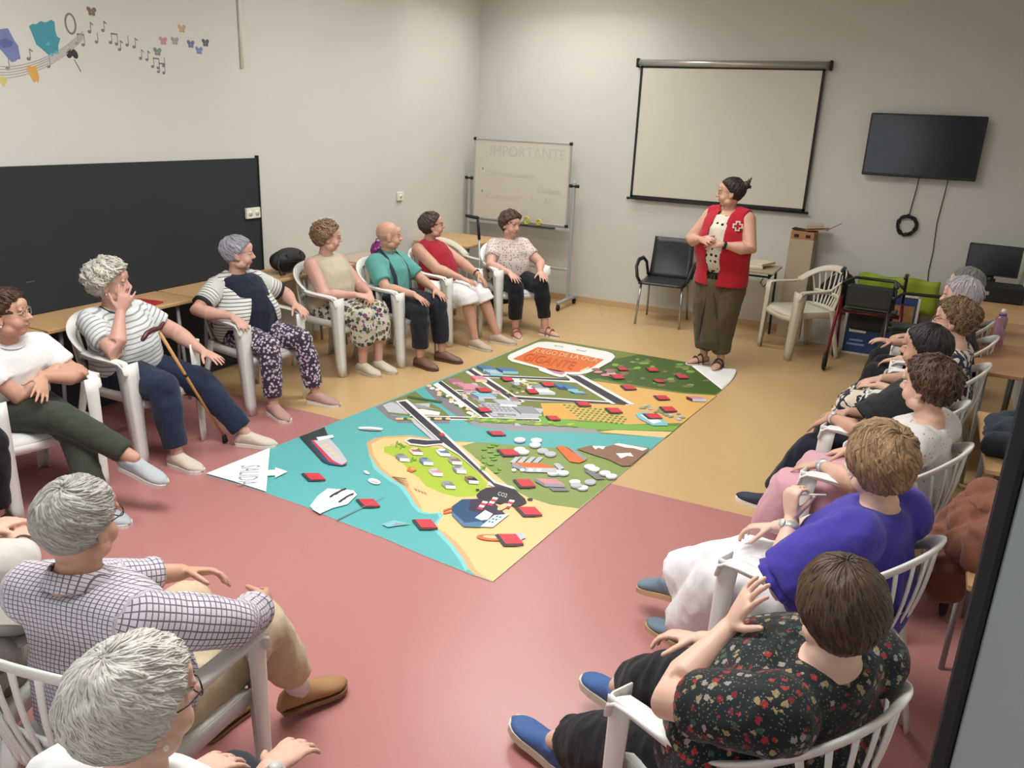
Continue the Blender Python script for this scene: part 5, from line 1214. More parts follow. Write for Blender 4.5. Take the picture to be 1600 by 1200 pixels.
# ---- cloth of each garment
C_ = cloth
WHITE_T = C_('white_cotton', (228, 228, 226)); GREEN_TR = C_('dark_green_trousers', (58, 64, 54)); NAVY = C_('navy_trousers', (34, 44, 66)); NAVY2 = C_('dark_navy', (26, 30, 46)); BLACKC = C_('black_cloth', (24, 24, 27))
STRIPE_G = C_('white_grey_stripe', (218, 220, 218), kind='stripe', freq=36, w=.28, c2=(150, 154, 156)); STRIPE_B = C_('white_black_stripe', (222, 222, 216), kind='stripe', freq=42, w=.24, c2=(92, 96, 96))
FLOR_P = C_('lilac_flower_print', (58, 50, 66), kind='flower', freq=46, w=.42, wob=.5, cols=[(196, 174, 190), (206, 188, 202), (186, 162, 182), (214, 200, 210)])
BEIGE_T = C_('beige_top', (192, 182, 160)); CUL = C_('leaf_print', (196, 190, 174), kind='flower', freq=26, w=.48, wob=.8, cols=[(60, 62, 48), (58, 74, 84), (196, 190, 174), (110, 104, 70), (50, 50, 46), (120, 70, 100)])
TEAL_S = C_('teal_polo', (92, 158, 150)); RED_T = C_('red_blouse', (158, 30, 48)); WHITE_TR = C_('white_trousers', (226, 224, 224)); FLOW_W = C_('white_dotted_flower', (212, 198, 192), kind='dots', freq=42, w=.30, c2=(150, 110, 108))
NC_PAT = C_('navy_cream_print', (216, 204, 184), kind='blotch', freq=11, w=.045, c2=(36, 36, 64)); DOT_W = C_('white_small_dots', (212, 208, 204), kind='dots', freq=44, w=.16, c2=(110, 108, 112)); PINK_TR = C_('pink_trousers', (206, 158, 168))
BLUE_T = C_('blue_tunic', (66, 58, 152)); DARK_FL = C_('dark_flower_print', (28, 36, 38), kind='flower', freq=52, w=.42, wob=.6, cols=[(120, 34, 40), (28, 36, 38), (150, 132, 96), (28, 36, 38), (60, 84, 70), (150, 44, 50), (28, 36, 38), (150, 140, 130), (28, 36, 38)], f2=120, w2=.24, c2=(112, 104, 80))
CHECK = C_('checked_shirt', (206, 200, 208), kind='check', freq=68, w=.20, c2=(70, 60, 78)); BEIGE_TR = C_('beige_chinos', (196, 178, 148)); POLKA = C_('black_polka', (212, 204, 188), kind='dots', freq=19, w=.24, rand=.35, c2=(40, 38, 36)); OLIVE_TR = C_('olive_drape', (86, 74, 54)); VEST = C_('red_vest', (172, 28, 44)); CREAM_S = C_('cream_shirt', (204, 198, 190))
SH = lambda key, c, sole=(226, 222, 214), **k: dict(key=key, c=c, sole=sole, **k)
H_ = lambda key, c1, c2, **k: dict(key=key, c=(c1, c2), **k)
BR = ((56, 40, 30), (104, 78, 56)); GRAY = ((118, 116, 110), (196, 192, 184)); WHT = ((176, 174, 164), (230, 228, 220))
P = {}
P['greentrousers'] = person('person with short brown hair and glasses, white tee, dark green trousers, legs crossed', -4.02, 2.62, -92, dict(
    chair='white plastic armchair under the person in white tee and dark green trousers', hp=(10, 490), th=.35, lean=.10, side=.03, hoff=(.01, .06, -.01), yaw=38, pitch=2, skin='b', tone='dark', glasses=(160, 150, 130), fat=1.0, seed=1,
    R=dict(w=(-.13, .15, .71), pole=(.7, .1, -.9), d=(-1, .3, -.2), p=(0, -.4, -1), curl=.5), L=dict(w=(-.01, .20, .70), pole=(-.9, .2, -.5), d=(.5, .6, -.45), p=(.1, -.9, -.4), curl=.25),
    Rl=dict(a=(-.17, .62, .30), pole=(.25, .6, 1), f=(-.35, .85, -.35), u=(0, .4, .9)), Ll=dict(a=(-.0, .53, .085), f=(-.15, 1, 0)),
    top=dict(mat=WHITE_T, name='tee_shirt', sleeve=.62), bottom=dict(mat=GREEN_TR, len=.86, ankle=.058), shoe=SH('grey_knit', (176, 184, 188)), hair=H_('brown_a', (48, 34, 26), (96, 70, 50), vol=1.06, curl=.10, seed=2), earring=1))
P['cane'] = person('person with fluffy grey-white hair in striped tee, cheek resting on hand, cane beside', -4.06, 3.30, -85, dict(
    th=.37, chair='white plastic armchair holding the person with a walking cane', hp=(172, 440), lean=.02, side=.05, hoff=(.03, .04, 0), yaw=30, roll=8, skin='c', fat=1.25, seed=2, belly=.05, armfat=1.2,
    R=dict(w=(.16, .10, .895), pole=(.5, .1, -1), d=(-.30, .18, .9), p=(-.55, -.75, .1), curl=.2, spread=1.6), L=dict(w=(-.24, .30, .60), pole=(-.7, -.3, -.2), d=(-.05, 1, -.3), p=(0, -.3, -1), curl=.3),
    Rl=dict(a=(.14, .40, .085), f=(.1, 1, 0)), Ll=dict(a=(-.30, .54, .085), pole=(-.45, 1, 1), f=(-.3, 1, 0)),
    top=dict(mat=STRIPE_G, name='tee_shirt', sleeve=.66, hem=-.10), bottom=dict(mat=NAVY, len=.90, ankle=.066, loose=.012), shoe=SH('cream_trainer', (206, 194, 178)), hair=H_('white_b', (176, 174, 162), (222, 218, 206), vol=1.13, curl=.16, cf=18, seed=3, strands=900, flick=.05, wave=.5), earring=1))
P['lilac'] = person('person with short lilac-grey hair, striped cardigan over navy top, flowered trousers', -4.06, 4.38, -96, dict(
    chair='white plastic armchair under the person in purple flowered trousers', hp=(372, 395), lean=-.03, yaw=52, skin='c', fat=1.3, belly=.07, seed=3, armfat=1.15, jowl=1.2,
    R=dict(w=(.27, .13, .690), pole=(.8, -.7, -.1), d=(.0, 1, -.35), p=(0, -.3, -1), curl=.6), L=dict(w=(-.27, .15, .690), pole=(-.8, -.7, -.1), d=(.0, 1, -.4), p=(0, -.3, -1), curl=.7),
    Rl=dict(a=(.15, .36, .085), f=(.25, 1, 0)), Ll=dict(a=(-.21, .40, .085), f=(-.2, 1, 0)),
    top=dict(mat=C_('navy_top', (28, 32, 52)), name='navy_top', sleeve=0, hem=-.12), bottom=dict(mat=FLOR_P, len=.88, ankle=.062), shoe=SH('rose_trainer', (176, 138, 130)), hair=H_('lilac', (126, 124, 136), (186, 184, 194), vol=.98, curl=.05, seed=4, strands=500)))
P['beige'] = person('person with curly light brown hair, sleeveless beige top, leaf-print culottes, hands folded', -4.04, 5.27, -92, dict(
    chair='white plastic armchair under the person in sleeveless beige top', hp=(512, 370), lean=-.02, yaw=48, skin='c', fat=1.2, belly=.05, seed=4, armfat=1.25, jowl=1.2, glasses=(150, 110, 100), skirt=.0,
    R=dict(w=(.05, .22, .635), pole=(.8, -.5, -.5), d=(-.6, .7, -.15), p=(-.2, -.3, -1), curl=.7), L=dict(w=(-.09, .26, .63), pole=(-.8, -.5, -.5), d=(.6, .5, -.3), p=(.2, -.2, -1), curl=.8),
    Rl=dict(a=(.06, .30, .085), f=(.15, 1, 0)), Ll=dict(a=(-.07, .36, .085), f=(.1, 1, 0)),
    top=dict(mat=BEIGE_T, name='beige_top', sleeve=0, hem=-.12), bottom=dict(mat=CUL, len=.55, ankle=.098, loose=.02, name='culottes', wr=.009), shoe=SH('cream_slipon', (204, 196, 176), sole=(196, 186, 166)), hair=H_('lightbrown', (112, 84, 64), (170, 140, 112), vol=1.10, curl=.13, cf=20, seed=5, strands=500, wave=.5)))
P['bald'] = person('bald person in teal polo shirt with dark suspenders, hands on knees', -3.98, 5.86, -94, dict(
    th=.37, chair='white plastic armchair under the bald person in teal shirt', hp=(608, 368), lean=-.02, yaw=42, pitch=-2, skin='b', fat=1.05, seed=5, width=1.03, jowl=1.1,
    R=dict(w=(.14, .28, .615), pole=(.8, -.7, -.2), d=(-.1, 1, -.45), p=(0, -.4, -1), curl=.35, spread=1.5), L=dict(w=(-.15, .28, .615), pole=(-.8, -.7, -.2), d=(.1, 1, -.45), p=(0, -.4, -1), curl=.35, spread=1.5),
    Rl=dict(a=(.12, .34, .085), f=(.15, 1, 0)), Ll=dict(a=(-.14, .38, .085), f=(-.1, 1, 0)),
    top=dict(mat=TEAL_S, name='polo_shirt', sleeve=.78, hem=.02, sl=.022), bottom=dict(mat=C_('charcoal_trousers', (34, 36, 44)), len=.80, ankle=.066, loose=.006), shoe=SH('brown_shoe', (116, 84, 70), sole=(86, 62, 52), rough=.5), hair=H_('greyfringe', (172, 142, 122), (192, 166, 148), style='bald', vol=.885, curl=.01, seed=6, strands=0)))
P['red'] = person('person with glasses in red sleeveless blouse and white knee-length shorts', -4.02, 6.66, -95, dict(
    th=.375, chair='white plastic armchair under the person in red sleeveless blouse', hp=(675, 352), lean=-.09, yaw=45, pitch=6, skin='b', tone='dark', fat=1.2, seed=6, belly=.05, armfat=1.25, glasses=(120, 70, 60), earring=1,
    R=dict(w=(.10, .25, .625), pole=(.8, -.6, -.3), d=(-.3, 1, -.3), p=(0, -.3, -1), curl=.4), L=dict(w=(-.16, .27, .625), pole=(-.8, -.6, -.3), d=(.0, .8, -.6), p=(.3, -.5, -.8), curl=.5, watch=dict(c=(90, 60, 50), face=2)),
    Rl=dict(a=(.12, .44, .085), f=(.1, 1, 0)), Ll=dict(a=(-.16, .50, .085), f=(-.2, 1, 0)),
    top=dict(mat=RED_T, name='red_blouse', sleeve=0, hem=-.12), bottom=dict(mat=WHITE_TR, len=-.0, loose=.012, name='shorts'), shoe=SH('beige_shoe', (182, 166, 146), sole=(206, 196, 180)), hair=H_('darkbrown_short', (52, 42, 38), (96, 80, 70), vol=1.02, curl=.06, len=.012, seed=7, strands=400)))
P['board'] = person('person in white flowered blouse and black trousers seated before the whiteboard', -3.72, 7.32, -128, dict(
    th=.355, chair='white plastic armchair under the person in front of the whiteboard', hp=(798, 350), lean=-.02, yaw=18, pitch=-8, skin='c', tone='dark', fat=1.15, seed=7, belly=.04,
    R=dict(w=(.16, .27, .615), pole=(.9, -.6, -.2), d=(-.1, 1, -.4), p=(0, -.4, -1), curl=.3, spread=1.4), L=dict(w=(-.17, .27, .615), pole=(-.9, -.6, -.2), d=(.1, 1, -.4), p=(0, -.4, -1), curl=.3, spread=1.4),
    Rl=dict(a=(.10, .32, .085), f=(.2, 1, 0)), Ll=dict(a=(-.20, .38, .085), f=(-.5, 1, 0)),
    top=dict(mat=FLOW_W, name='blouse', sleeve=.6, hem=-.10), bottom=dict(mat=BLACKC, len=.78, ankle=.062), shoe=SH('rose_sandal', (150, 96, 88), kind='sandal'), hair=H_('brown_b', (64, 46, 40), (110, 82, 72), vol=1.12, curl=.10, len=.02, seed=8, strands=500, fringe=.006)))
# right row, seen from behind
P['r1'] = person('farthest seated person of the right row, grey hair, mostly hidden', .20, 6.70, 80, dict(
    chair='white plastic armchair under the farthest grey-haired person of the right row', hp=(1508, 445), width=1.12, lean=-0.040, yaw=-10, skin='a', seed=8, top=dict(mat=C_('charcoal_top', (46, 48, 54)), name='dark_top', sleeve=.6), bottom=dict(mat=BLACKC), shoe=SH('black_shoe', (30, 30, 32), sole=(40, 40, 42)), hair=H_('grey_far', (104, 104, 100), (142, 142, 138), vol=1.0, curl=.03, seed=9)))
P['r2'] = person('person with pale lilac-white hair and black clothes, arm on the armrest, right row', .19, 6.02, 84, dict(
    chair='white plastic armchair under the pale lilac-haired person by the table', hp=(1500, 464), width=1.12, lean=0.000, yaw=-8, skin='a', seed=9, fat=1.2, L=dict(w=(-.17, .20, .63), d=(.3, 1, -.4), curl=.6), R=dict(w=(.08, .28, .68), d=(-.3, 1, .1), curl=.6),
    Rl=dict(a=(.12, .42, .085)), Ll=dict(a=(-.12, .42, .085)), top=dict(mat=C_('black_lace_top', (32, 33, 36), kind='dots', freq=60, w=.3, c2=(70, 70, 72)), name='dark_top', sleeve=.5), bottom=dict(mat=BLACKC, len=.9, ankle=.07, loose=.015), shoe=SH('black_shoe', (30, 30, 32)), hair=H_('lilac_white', (160, 152, 156), (200, 192, 196), vol=1.10, curl=.05, seed=10)))
P['r3'] = person('person with short brown hair in navy and cream patterned dress, right row', .16, 5.16, 82, dict(
    chair='white plastic armchair under the person in navy and cream dress', hp=(1492, 500), width=1.12, lean=-0.040, yaw=-8, skin='a', tone='dark', glasses=(150, 60, 60), seed=10, fat=1.2, L=dict(w=(-.10, .20, .625), d=(.5, 1, -.3), curl=.5), R=dict(w=(.06, .22, .63), d=(-.6, 1, -.3), curl=.5), skirt=.25,
    top=dict(mat=NC_PAT, name='dress_top', sleeve=.7, sl=.02), bottom=dict(mat=NC_PAT, len=.5, ankle=.08, loose=.02, name='dress_skirt'), shoe=SH('navy_shoe', (34, 38, 56)), hair=H_('brown_c', (92, 70, 50), (140, 112, 84), vol=1.06, curl=.12, seed=11, strands=700, wave=.4)))
P['r4'] = person('person with smooth black hair, black wide-sleeved blouse and navy trousers', .05, 4.36, 74, dict(
    chair='white plastic armchair under the black-haired person', hp=(1445, 545), width=1.12, lean=-0.030, yaw=-4, skin='b', tone='dark', seed=11, fat=1.15, vox=.006, L=dict(w=(-.17, .23, .655), pole=(-.8, -.6, -.3), d=(.1, 1, -.75), p=(.1, -.5, -1), curl=.35, watch=dict(c=(214, 210, 202), face=1)), R=dict(w=(.04, .22, .635), d=(-.6, 1, -.3), curl=.4),
    Rl=dict(a=(.14, .44, .085)), Ll=dict(a=(-.10, .52, .085), f=(.1, 1, 0)), top=dict(mat=C_('black_blouse', (32, 34, 36)), name='wide_sleeved_blouse', sleeve=.62, flare=.04, sl=.03), bottom=dict(mat=NAVY2, len=.86, ankle=.066, loose=.012), shoe=SH('navy_trainer', (40, 46, 66)), hair=H_('black', (20, 19, 21), (44, 40, 40), vol=1.02, curl=.02, seed=12, strands=900, len=.0)))
P['r5'] = person('person with dark brown hair, white dotted blouse and pink trousers', .03, 3.60, 74, dict(
    chair='white plastic armchair behind the white dotted blouse and pink trousers', hp=(1450, 602), lean=-0.060, yaw=-12, skin='a', tone='dark', seed=12, fat=1.25, vox=.006, width=1.15, L=dict(w=(-.15, .20, .64), pole=(-.9, -.5, -.3), d=(.25, 1, -.45), p=(.1, -.4, -1), curl=.25, spread=1.6, watch=dict(c=(198, 204, 206), w=.03, name='bracelet')), R=dict(w=(.15, .18, .635), d=(.1, 1, -.5), curl=.4),
    Rl=dict(a=(.16, .40, .085)), Ll=dict(a=(-.14, .42, .085)), top=dict(mat=DOT_W, name='dotted_blouse', sleeve=.95, sl=.024), bottom=dict(mat=PINK_TR, len=.93, ankle=.085, loose=.025, wr=.010), shoe=SH('white_shoe', (210, 206, 200)), hair=H_('darkbrown', (50, 36, 28), (98, 72, 54), vol=1.06, curl=.10, cf=16, seed=13, strands=1300, wave=.35)))
P['blue'] = person('person with voluminous golden brown hair, blue-violet tunic and wide white trousers', -.04, 2.66, 66, dict(
    chair='white plastic armchair under the person in blue tunic', hp=(1372, 725), lean=-0.040, yaw=-34, skin='d', tone='dark', seed=13, fat=1.25, vox=.0058, width=1.15, hs=.98, hoff=(0, .03, -.01),
    L=dict(w=(-.13, .08, .80), pole=(-.7, .3, -1), d=(.1, .25, .9), p=(.9, -.3, 0), curl=1.7, spread=.2, watch=dict(c=(190, 190, 184), face=1, w=.018)), R=dict(w=(.03, .22, .665), pole=(.9, -.4, -.3), d=(-.35, 1, -.3), p=(-.1, -.4, -1), curl=.9, watch=dict(c=(188, 186, 178), w=.034, name='bracelet')),
    Rl=dict(a=(.02, .66, .24), pole=(-.1, .5, 1), f=(.1, 1, -.3)), Ll=dict(a=(-.02, .52, .085), pole=(-.2, 1, 1), f=(0, 1, 0)), top=dict(mat=BLUE_T, name='tunic', sleeve=.85, sl=.03, flare=.02, hem=-.13, wr=.010), bottom=dict(mat=WHITE_TR, len=.88, ankle=.105, loose=.025, wr=.012), shoe=SH('grey_blue_shoe', (112, 132, 146), sole=(190, 160, 120)), hair=H_('golden', (82, 58, 38), (172, 140, 102), vol=1.18, curl=.07, cf=10, seed=14, strands=2200, wave=.30, top=.5, swirl=.7, sw=1.0, crown=(.1, -.5, .85)), earring=1))
P['flower'] = person('person with straight brown hair at bottom right, dark flowered blouse, black trousers', -.05, 1.80, 62, dict(
    chair='white plastic armchair at bottom right under the dark flowered blouse', hp=(1311, 950), lean=-0.090, side=-.03, yaw=-36, skin='d', tone='dark', seed=14, fat=1.38, vox=.0055, width=1.27, hs=.97, armfat=1.2, hoff=(0, .0, -.01), belly=.06, cvox=.009,
    L=dict(w=(-.08, .05, .87), pole=(-1, .7, -.9), d=(.14, -.25, .9), p=(.7, -.6, 0), curl=.35, spread=1.4), R=dict(w=(.06, .24, .665), pole=(.9, -.4, -.4), d=(-.35, 1, -.2), p=(-.2, -.3, -1), curl=.8),
    Rl=dict(a=(.16, .64, .20), pole=(0, .7, 1), f=(.1, 1, -.1)), Ll=dict(a=(-.12, .68, .085), pole=(-.2, .8, 1), f=(-.1, 1, .1)), top=dict(mat=DARK_FL, name='flowered_blouse', sleeve=.72, sl=.02, hem=-.14), bottom=dict(mat=BLACKC, len=.74, ankle=.085, loose=.02), shoe=SH('blue_knit', (62, 96, 150), sole=(206, 200, 180), th=.03), hair=H_('brown_straight', (44, 32, 26), (96, 74, 54), vol=1.07, curl=.02, seed=15, strands=3200, wave=.08, len=.02, swirl=.15, sw=.7, crown=(-.1, -.1, .98))))
# left foreground
P['check'] = person('person with grey hair and glasses in checked long-sleeved shirt, back to the viewer', -1.66, 1.20, 8, dict(
    chair='white plastic armchair with slatted back under the person in checked shirt', hp=(124, 815), lean=-.05, side=-.02, yaw=2, pitch=-6, skin='b', seed=15, fat=1.12, vox=.0055, width=1.08, hs=.97, thigh=.45, pelvis=(0, -.04, .50), glasses=(40, 38, 40), hoff=(-.01, .04, 0), cvox=.009,
    R=dict(w=(.22, .32, .65), pole=(.9, -.1, -.1), d=(-.35, .85, -.45), p=(-.8, -.3, -.2), curl=1.1, spread=.5), L=dict(w=(-.10, .36, .66), pole=(-.9, -.2, -.2), d=(.8, .6, -.1), p=(-.1, -.6, -.6), curl=.8),
    Rl=dict(a=(.13, .62, .12), pole=(.05, .4, 1.4), f=(.5, 1, -.1)), Ll=dict(a=(-.08, .44, .085), pole=(-.3, .6, 1), f=(.1, 1, 0)), top=dict(mat=CHECK, name='checked_shirt', sleeve=1.62, sl=.016, hem=-.10, wr=.007), bottom=dict(mat=BEIGE_TR, len=.80, ankle=.066, loose=.012, wr=.010), sock=(214, 214, 210), shoe=SH('tan_loafer', (160, 122, 82), sole=(120, 90, 62), th=.014, collar=0), hair=H_('grey_man', (104, 102, 96), (200, 198, 190), vol=1.0, curl=.03, seed=16, strands=3200, wave=.12, swirl=.8, sw=.7, crown=(.12, -.45, .88))))
P['white'] = person('person with thick white hair and black glasses, nearest at the bottom left', -1.00, .60, 8, dict(
    chair='white plastic armchair hidden beneath the white-haired person in front', hp=(217, 1100), lean=.02, yaw=-20, pitch=-2, skin='d', seed=16, fat=1.2, vox=.0055, width=1.05, hs=.98, th=.37, glasses=(38, 36, 38), earring=1, cvox=.010,
    R=dict(w=(.05, .24, .66), pole=(.9, -.3, -.4), d=(.1, 1, -.1), p=(0, -.3, -1), curl=.6, watch=dict(c=(196, 196, 190), face=1)), L=dict(w=(-.12, .18, .63), d=(.2, 1, -.2), curl=.5),
    top=dict(mat=WHITE_T, name='white_shirt', sleeve=.8), bottom=dict(mat=C_('dark_knit', (46, 52, 58)), len=.9), shoe=SH('black_shoe', (30, 30, 32)), hair=H_('white_front', (182, 180, 168), (232, 230, 222), vol=1.10, curl=.05, seed=17, strands=5500, wave=.2, swirl=.5, sw=.5, flick=.012, crown=(.05, -.35, .93))))
P['edge'] = person('person in cream shirt with bracelet, cut by the left edge beside the checked shirt', -2.27, 1.12, 30, dict(
    chair='white plastic armchair cut by the left edge, beside the checked shirt person', lean=-.02, side=-.05, hoff=(-.05, .0, 0), yaw=20, skin='a', seed=17, fat=1.2, width=1.05,
    R=dict(w=(.04, .34, .68), pole=(.9, -.3, -.2), d=(-.4, 1, .0), p=(-.2, -.3, -1), curl=.6, watch=dict(c=(40, 36, 36), name='bracelet', w=.03)), L=dict(w=(-.06, .40, .70), d=(.4, 1, 0), curl=.6),
    top=dict(mat=CREAM_S, name='cream_shirt', sleeve=1.3, sl=.02), bottom=dict(mat=C_('taupe_trousers', (150, 140, 126))), shoe=SH('brown_shoe2', (134, 100, 66), sole=(96, 70, 48)), hair=H_('grey_edge', (104, 102, 96), (170, 166, 158), vol=1.0, seed=18)))
P['corner'] = person('person in black trousers at the left picture edge, only a leg showing', -4.05, 1.90, -80, dict(
    chair='white plastic armchair at left edge beyond the green trousers', lean=-.02, skin='a', seed=18, Ll=dict(a=(-.22, .28, .085), pole=(-.3, 1, 1)), top=dict(mat=C_('grey_top', (120, 120, 122)), name='grey_top', sleeve=.6), bottom=dict(mat=BLACKC, len=.86, ankle=.064), shoe=SH('dark_shoe', (50, 44, 44)), hair=H_('grey_edge', (104, 102, 96), (170, 166, 158), seed=19)))
# standing speaker
S = P['stand'] = person('standing person in red vest over dotted white top and olive draped trousers', -1.49, 7.16, 163, dict(
    stand=1, lean=.0, yaw=-62, pitch=-4, skin='b', tone='dark', seed=19, fat=1.18, width=1.06, armfat=1.35, hs=1.04, belly=.04, glasses=(150, 130, 120), hoff=(0, .025, -.012), th=.455,
    R=dict(w=(.09, .26, 1.13), pole=(1, -.4, -.6), d=(-.8, .5, .1), p=(-.3, -.6, -.5), curl=.8), L=dict(w=(-.10, .25, 1.11), pole=(-1, -.4, -.6), d=(.9, .4, .0), p=(.2, -.6, -.4), curl=.7, watch=dict(c=(30, 28, 30), face=2, w=.02)),
    Rl=dict(a=(.085, .0, .085), f=(.35, 1, 0)), Ll=dict(a=(-.085, .0, .085), f=(-.2, 1, 0)), top=dict(mat=POLKA, name='dotted_top', sleeve=0, hem=.0, neck=.86), bottom=dict(mat=OLIVE_TR, len=.86, ankle=.075, loose=.035, wr=.012), shoe=SH('dark_sandal', (60, 46, 42), kind='sandal'), hair=H_('dark_bun', (30, 25, 24), (62, 50, 44), style='bun', vol=.97, curl=.015, seed=20, strands=500, crown=(0, -.6, .6), fringe=-.006)))
# garments laid over the first layer
r = S
P_ = r['P']; S0_, P0_ = r['S0'], r['P0']
vb = MB(); vs_ = []
for t_, kx in ((-.36, 1.10), (-.20, 1.08), (-.05, 1.05)):
    c, rx, ry, _ = r['at_t'](0); vs_.append((P0_ + (S0_ - P0_) * t_ + V(0, .012, 0), rx * kx + .012, ry * kx + .010))
for t_ in (.10, .25, .45, .65, .80, .92, 1.0):
    c, rx, ry, _ = r['at_t'](t_); vs_.append((c, rx + .016, ry + .016))
vb.tube([q[0] for q in vs_], [(q[1], q[2]) for q in vs_], 32, up=(0, 1, 0), cap=True)
for s in (-1, 1):
    sh = r['arms']['R' if s > 0 else 'L'][0]
    vb.tube([S0_ + V(s * .05, 0, .005), sh + V(s * .004, 0, .024)], [(.062, .055), (.074, .060)], 18, up=(0, 0, 1), cap=True)
    vb.tube([sh + V(-s * .03, 0, .02), sh + V(-s * .03, 0, -.10)], [(.055, .085), (.05, .10)], 18, up=(0, 1, 0), cap=True)
vest = remeshed(vb, 'vest', VEST, P_, .010, 4, .006, 9, 4)
import bmesh
bm = bmesh.new(); bm.from_mesh(vest.data)
def open_w(z): return interp(z, [.70, .85, .97, 1.10, 1.22, 1.34, 1.42], [.030, .050, .062, .070, .070, .056, .050])
kill = [v for v in bm.verts if (v.co.y > .02 and abs(v.co.x + .012) < open_w(v.co.z)) or (v.co.z > S0_.z - .015 and (v.co.x ** 2 + v.co.y ** 2) ** .5 < .078) or v.co.z < P0_.z + (S0_.z - P0_.z) * -.35]
bmesh.ops.delete(bm, geom=kill, context='VERTS'); bm.to_mesh(vest.data); bm.free()
sd = vest.modifiers.new('thickness', 'SOLIDIFY'); sd.thickness = .006; sd.offset = -1
# emblem on the left chest: white-edged red cross
c2, rx2, ry2, _ = r['at_t'](.80); a = math.radians(46); pos = c2 + V(-(rx2 + .040) * math.sin(a), (ry2 + .040) * math.cos(a), .0); n_ = V(-math.sin(a) / rx2, math.cos(a) / ry2, 0).normalized(); ex = V(0, 0, 1).cross(n_).normalized(); ez = V(0, 0, 1)
def cross(mb, a_, b_, off):
    pts = [(-a_, b_), (a_, b_), (a_, a_), (b_, a_), (b_, -a_), (a_, -a_), (a_, -b_), (-a_, -b_), (-a_, -a_), (-b_, -a_), (-b_, a_), (-a_, a_)]
    M3 = Matrix((ex, ez, n_)).transposed(); vs = [pos + M3 @ V(x_, y_, off) for x_, y_ in pts] + [pos + M3 @ V(x_, y_, off + .002) for x_, y_ in pts]; n = 12
    mb.add(vs, [tuple(range(n - 1, -1, -1)), tuple(range(n, 2 * n))] + [(i, (i + 1) % n, n + (i + 1) % n, n + i) for i in range(n)], 0, False)
b = MB(); cross(b, .019, .041, 0); em = b.build('emblem', M_paper, P_); b = MB(); cross(b, .0095, .029, .002); b.build('emblem_cross', mat('emblem_red', (176, 26, 42), .6), em)
MB().tube([r['S0'] + V(x_, y_, z_) for x_, y_, z_ in ((-.055, .02, .035), (-.035, .062, -.03), (0, .085, -.085), (.035, .062, -.03), (.055, .02, .035))], [.0022] * 5, 6).build('necklace', mat('cord_brown', (90, 66, 40), .6), P_)
MB().tube([r['S0'] + V(0, .087, -.085), r['S0'] + V(0, .092, -.105)], [.006, .004], 8).build('pendant', M_dark, P_)
MB().tube([P_k for P_k in (V(-.01, .150, .84), V(-.03, .175, .70), V(-.08, .165, .50), V(-.12, .115, .36))], [(.010, .006)] * 4, 8).build('trouser_crease_shade', cloth('olive_crease_shade', (66, 56, 40)), P_)  # crease shade of the drape, put into tubes of darker olive cloth
MB().tube([P_k for P_k in (V(.01, .150, .84), V(.02, .170, .68), V(.06, .160, .46), V(.09, .11, .28))], [(.010, .006)] * 4, 8).build('trouser_crease_shade', cloth('olive_crease_shade', (66, 56, 40)), P_)
g = [[V(-.105 + .21 * j / 8 * (1 - .15 * i / 8), .118 + .040 * math.sin(PI * j / 8) - .05 * (i / 8 - .5), .80 - .62 * i / 8) for j in range(9)] for i in range(9)]
MB().plate(g, .02).build('trouser_drape', OLIVE_TR, P_)
def wpt(r, l): return r['P'].matrix_basis @ Vector(l)
for o_ in list(P.values()): o_['P'].matrix_basis
bpy.context.view_layer.update()
# paper slip in the speaker's hands
w_ = (r['arms']['R'][2] + r['arms']['L'][2]) / 2 + V(0, .03, .02); pw = r['P'].matrix_world @ w_
t = MB().plate([[V(-.055 + .11 * j / 6, .01 * math.sin(j), -.03 + .06 * i / 3) for j in range(7)] for i in range(4)], .0015).build('paper_slip', M_paper, None, pw, math.radians(163)); t.rotation_euler = (-.7, 0, math.radians(163)); tag(t, 'folded white paper slip held by the standing person', 'paper')
# striped open cardigan of the lilac-haired person
r = P['lilac']
def cshape(q): return (40 - 24 * q, 320 + 24 * q)
torso_patch(r, -.12, .955, 0, 0, STRIPE_B, 'cardigan', .012, .010, 24, 44, shape=cshape)
for s, k in ((1, 'R'), (-1, 'L')):
    sh, el, w = r['arms'][k]; e = sh.lerp(el, .74)
    b = MB(); b.tube([r['S0'] + V(s * .06, 0, .02), sh + V(-s * .03, 0, .022), sh, sh.lerp(e, .5), e], [.040, .060, .078, .076, .070], 18, cap=True); set_gc(b.build('cardigan_sleeve', STRIPE_B, r['P']), r['SEG'])
    d = (el - sh).normalized(); MB().tube([e - d * .012, e + d * .010], [.072, .072], 18, cap=True).build('sleeve_cuff', M_dark, r['P'])
# suspenders, collar of the bald person
r = P['bald']
for s in (-1, 1):
    pts = []
    for t_ in (.02, .2, .4, .6, .78, .90, .97):
        c, rx, ry, _ = r['at_t'](t_); a = math.radians(26 + 8 * t_); pts.append(c + V(s * (rx + .016) * math.sin(a), (ry + .018) * math.cos(a), 0))
    pts.append(r['S0'] + V(s * .085, 0, .062))
    for t_ in (.95, .8, .5, .2):
        c, rx, ry, _ = r['at_t'](t_); a = math.radians(155 - 5 * t_); pts.append(c + V(s * (rx + .008) * math.sin(a), (ry + .008) * math.cos(a), 0))
    up = [(p - r['P0'].lerp(r['S0'], .5)) if i != 7 else V(0, 0, 1) for i, p in enumerate(pts)]; up = [V(u.x, u.y, .05) if abs(u.z) < .3 or i != 7 else u for i, u in enumerate(up)]; up[7] = V(0, 0, 1)
    MB().tube(pts, [(.016, .003)] * len(pts), 8, up=up, cap=True).build('suspender', mat('suspender_navy', (30, 36, 50), .7), r['P'])
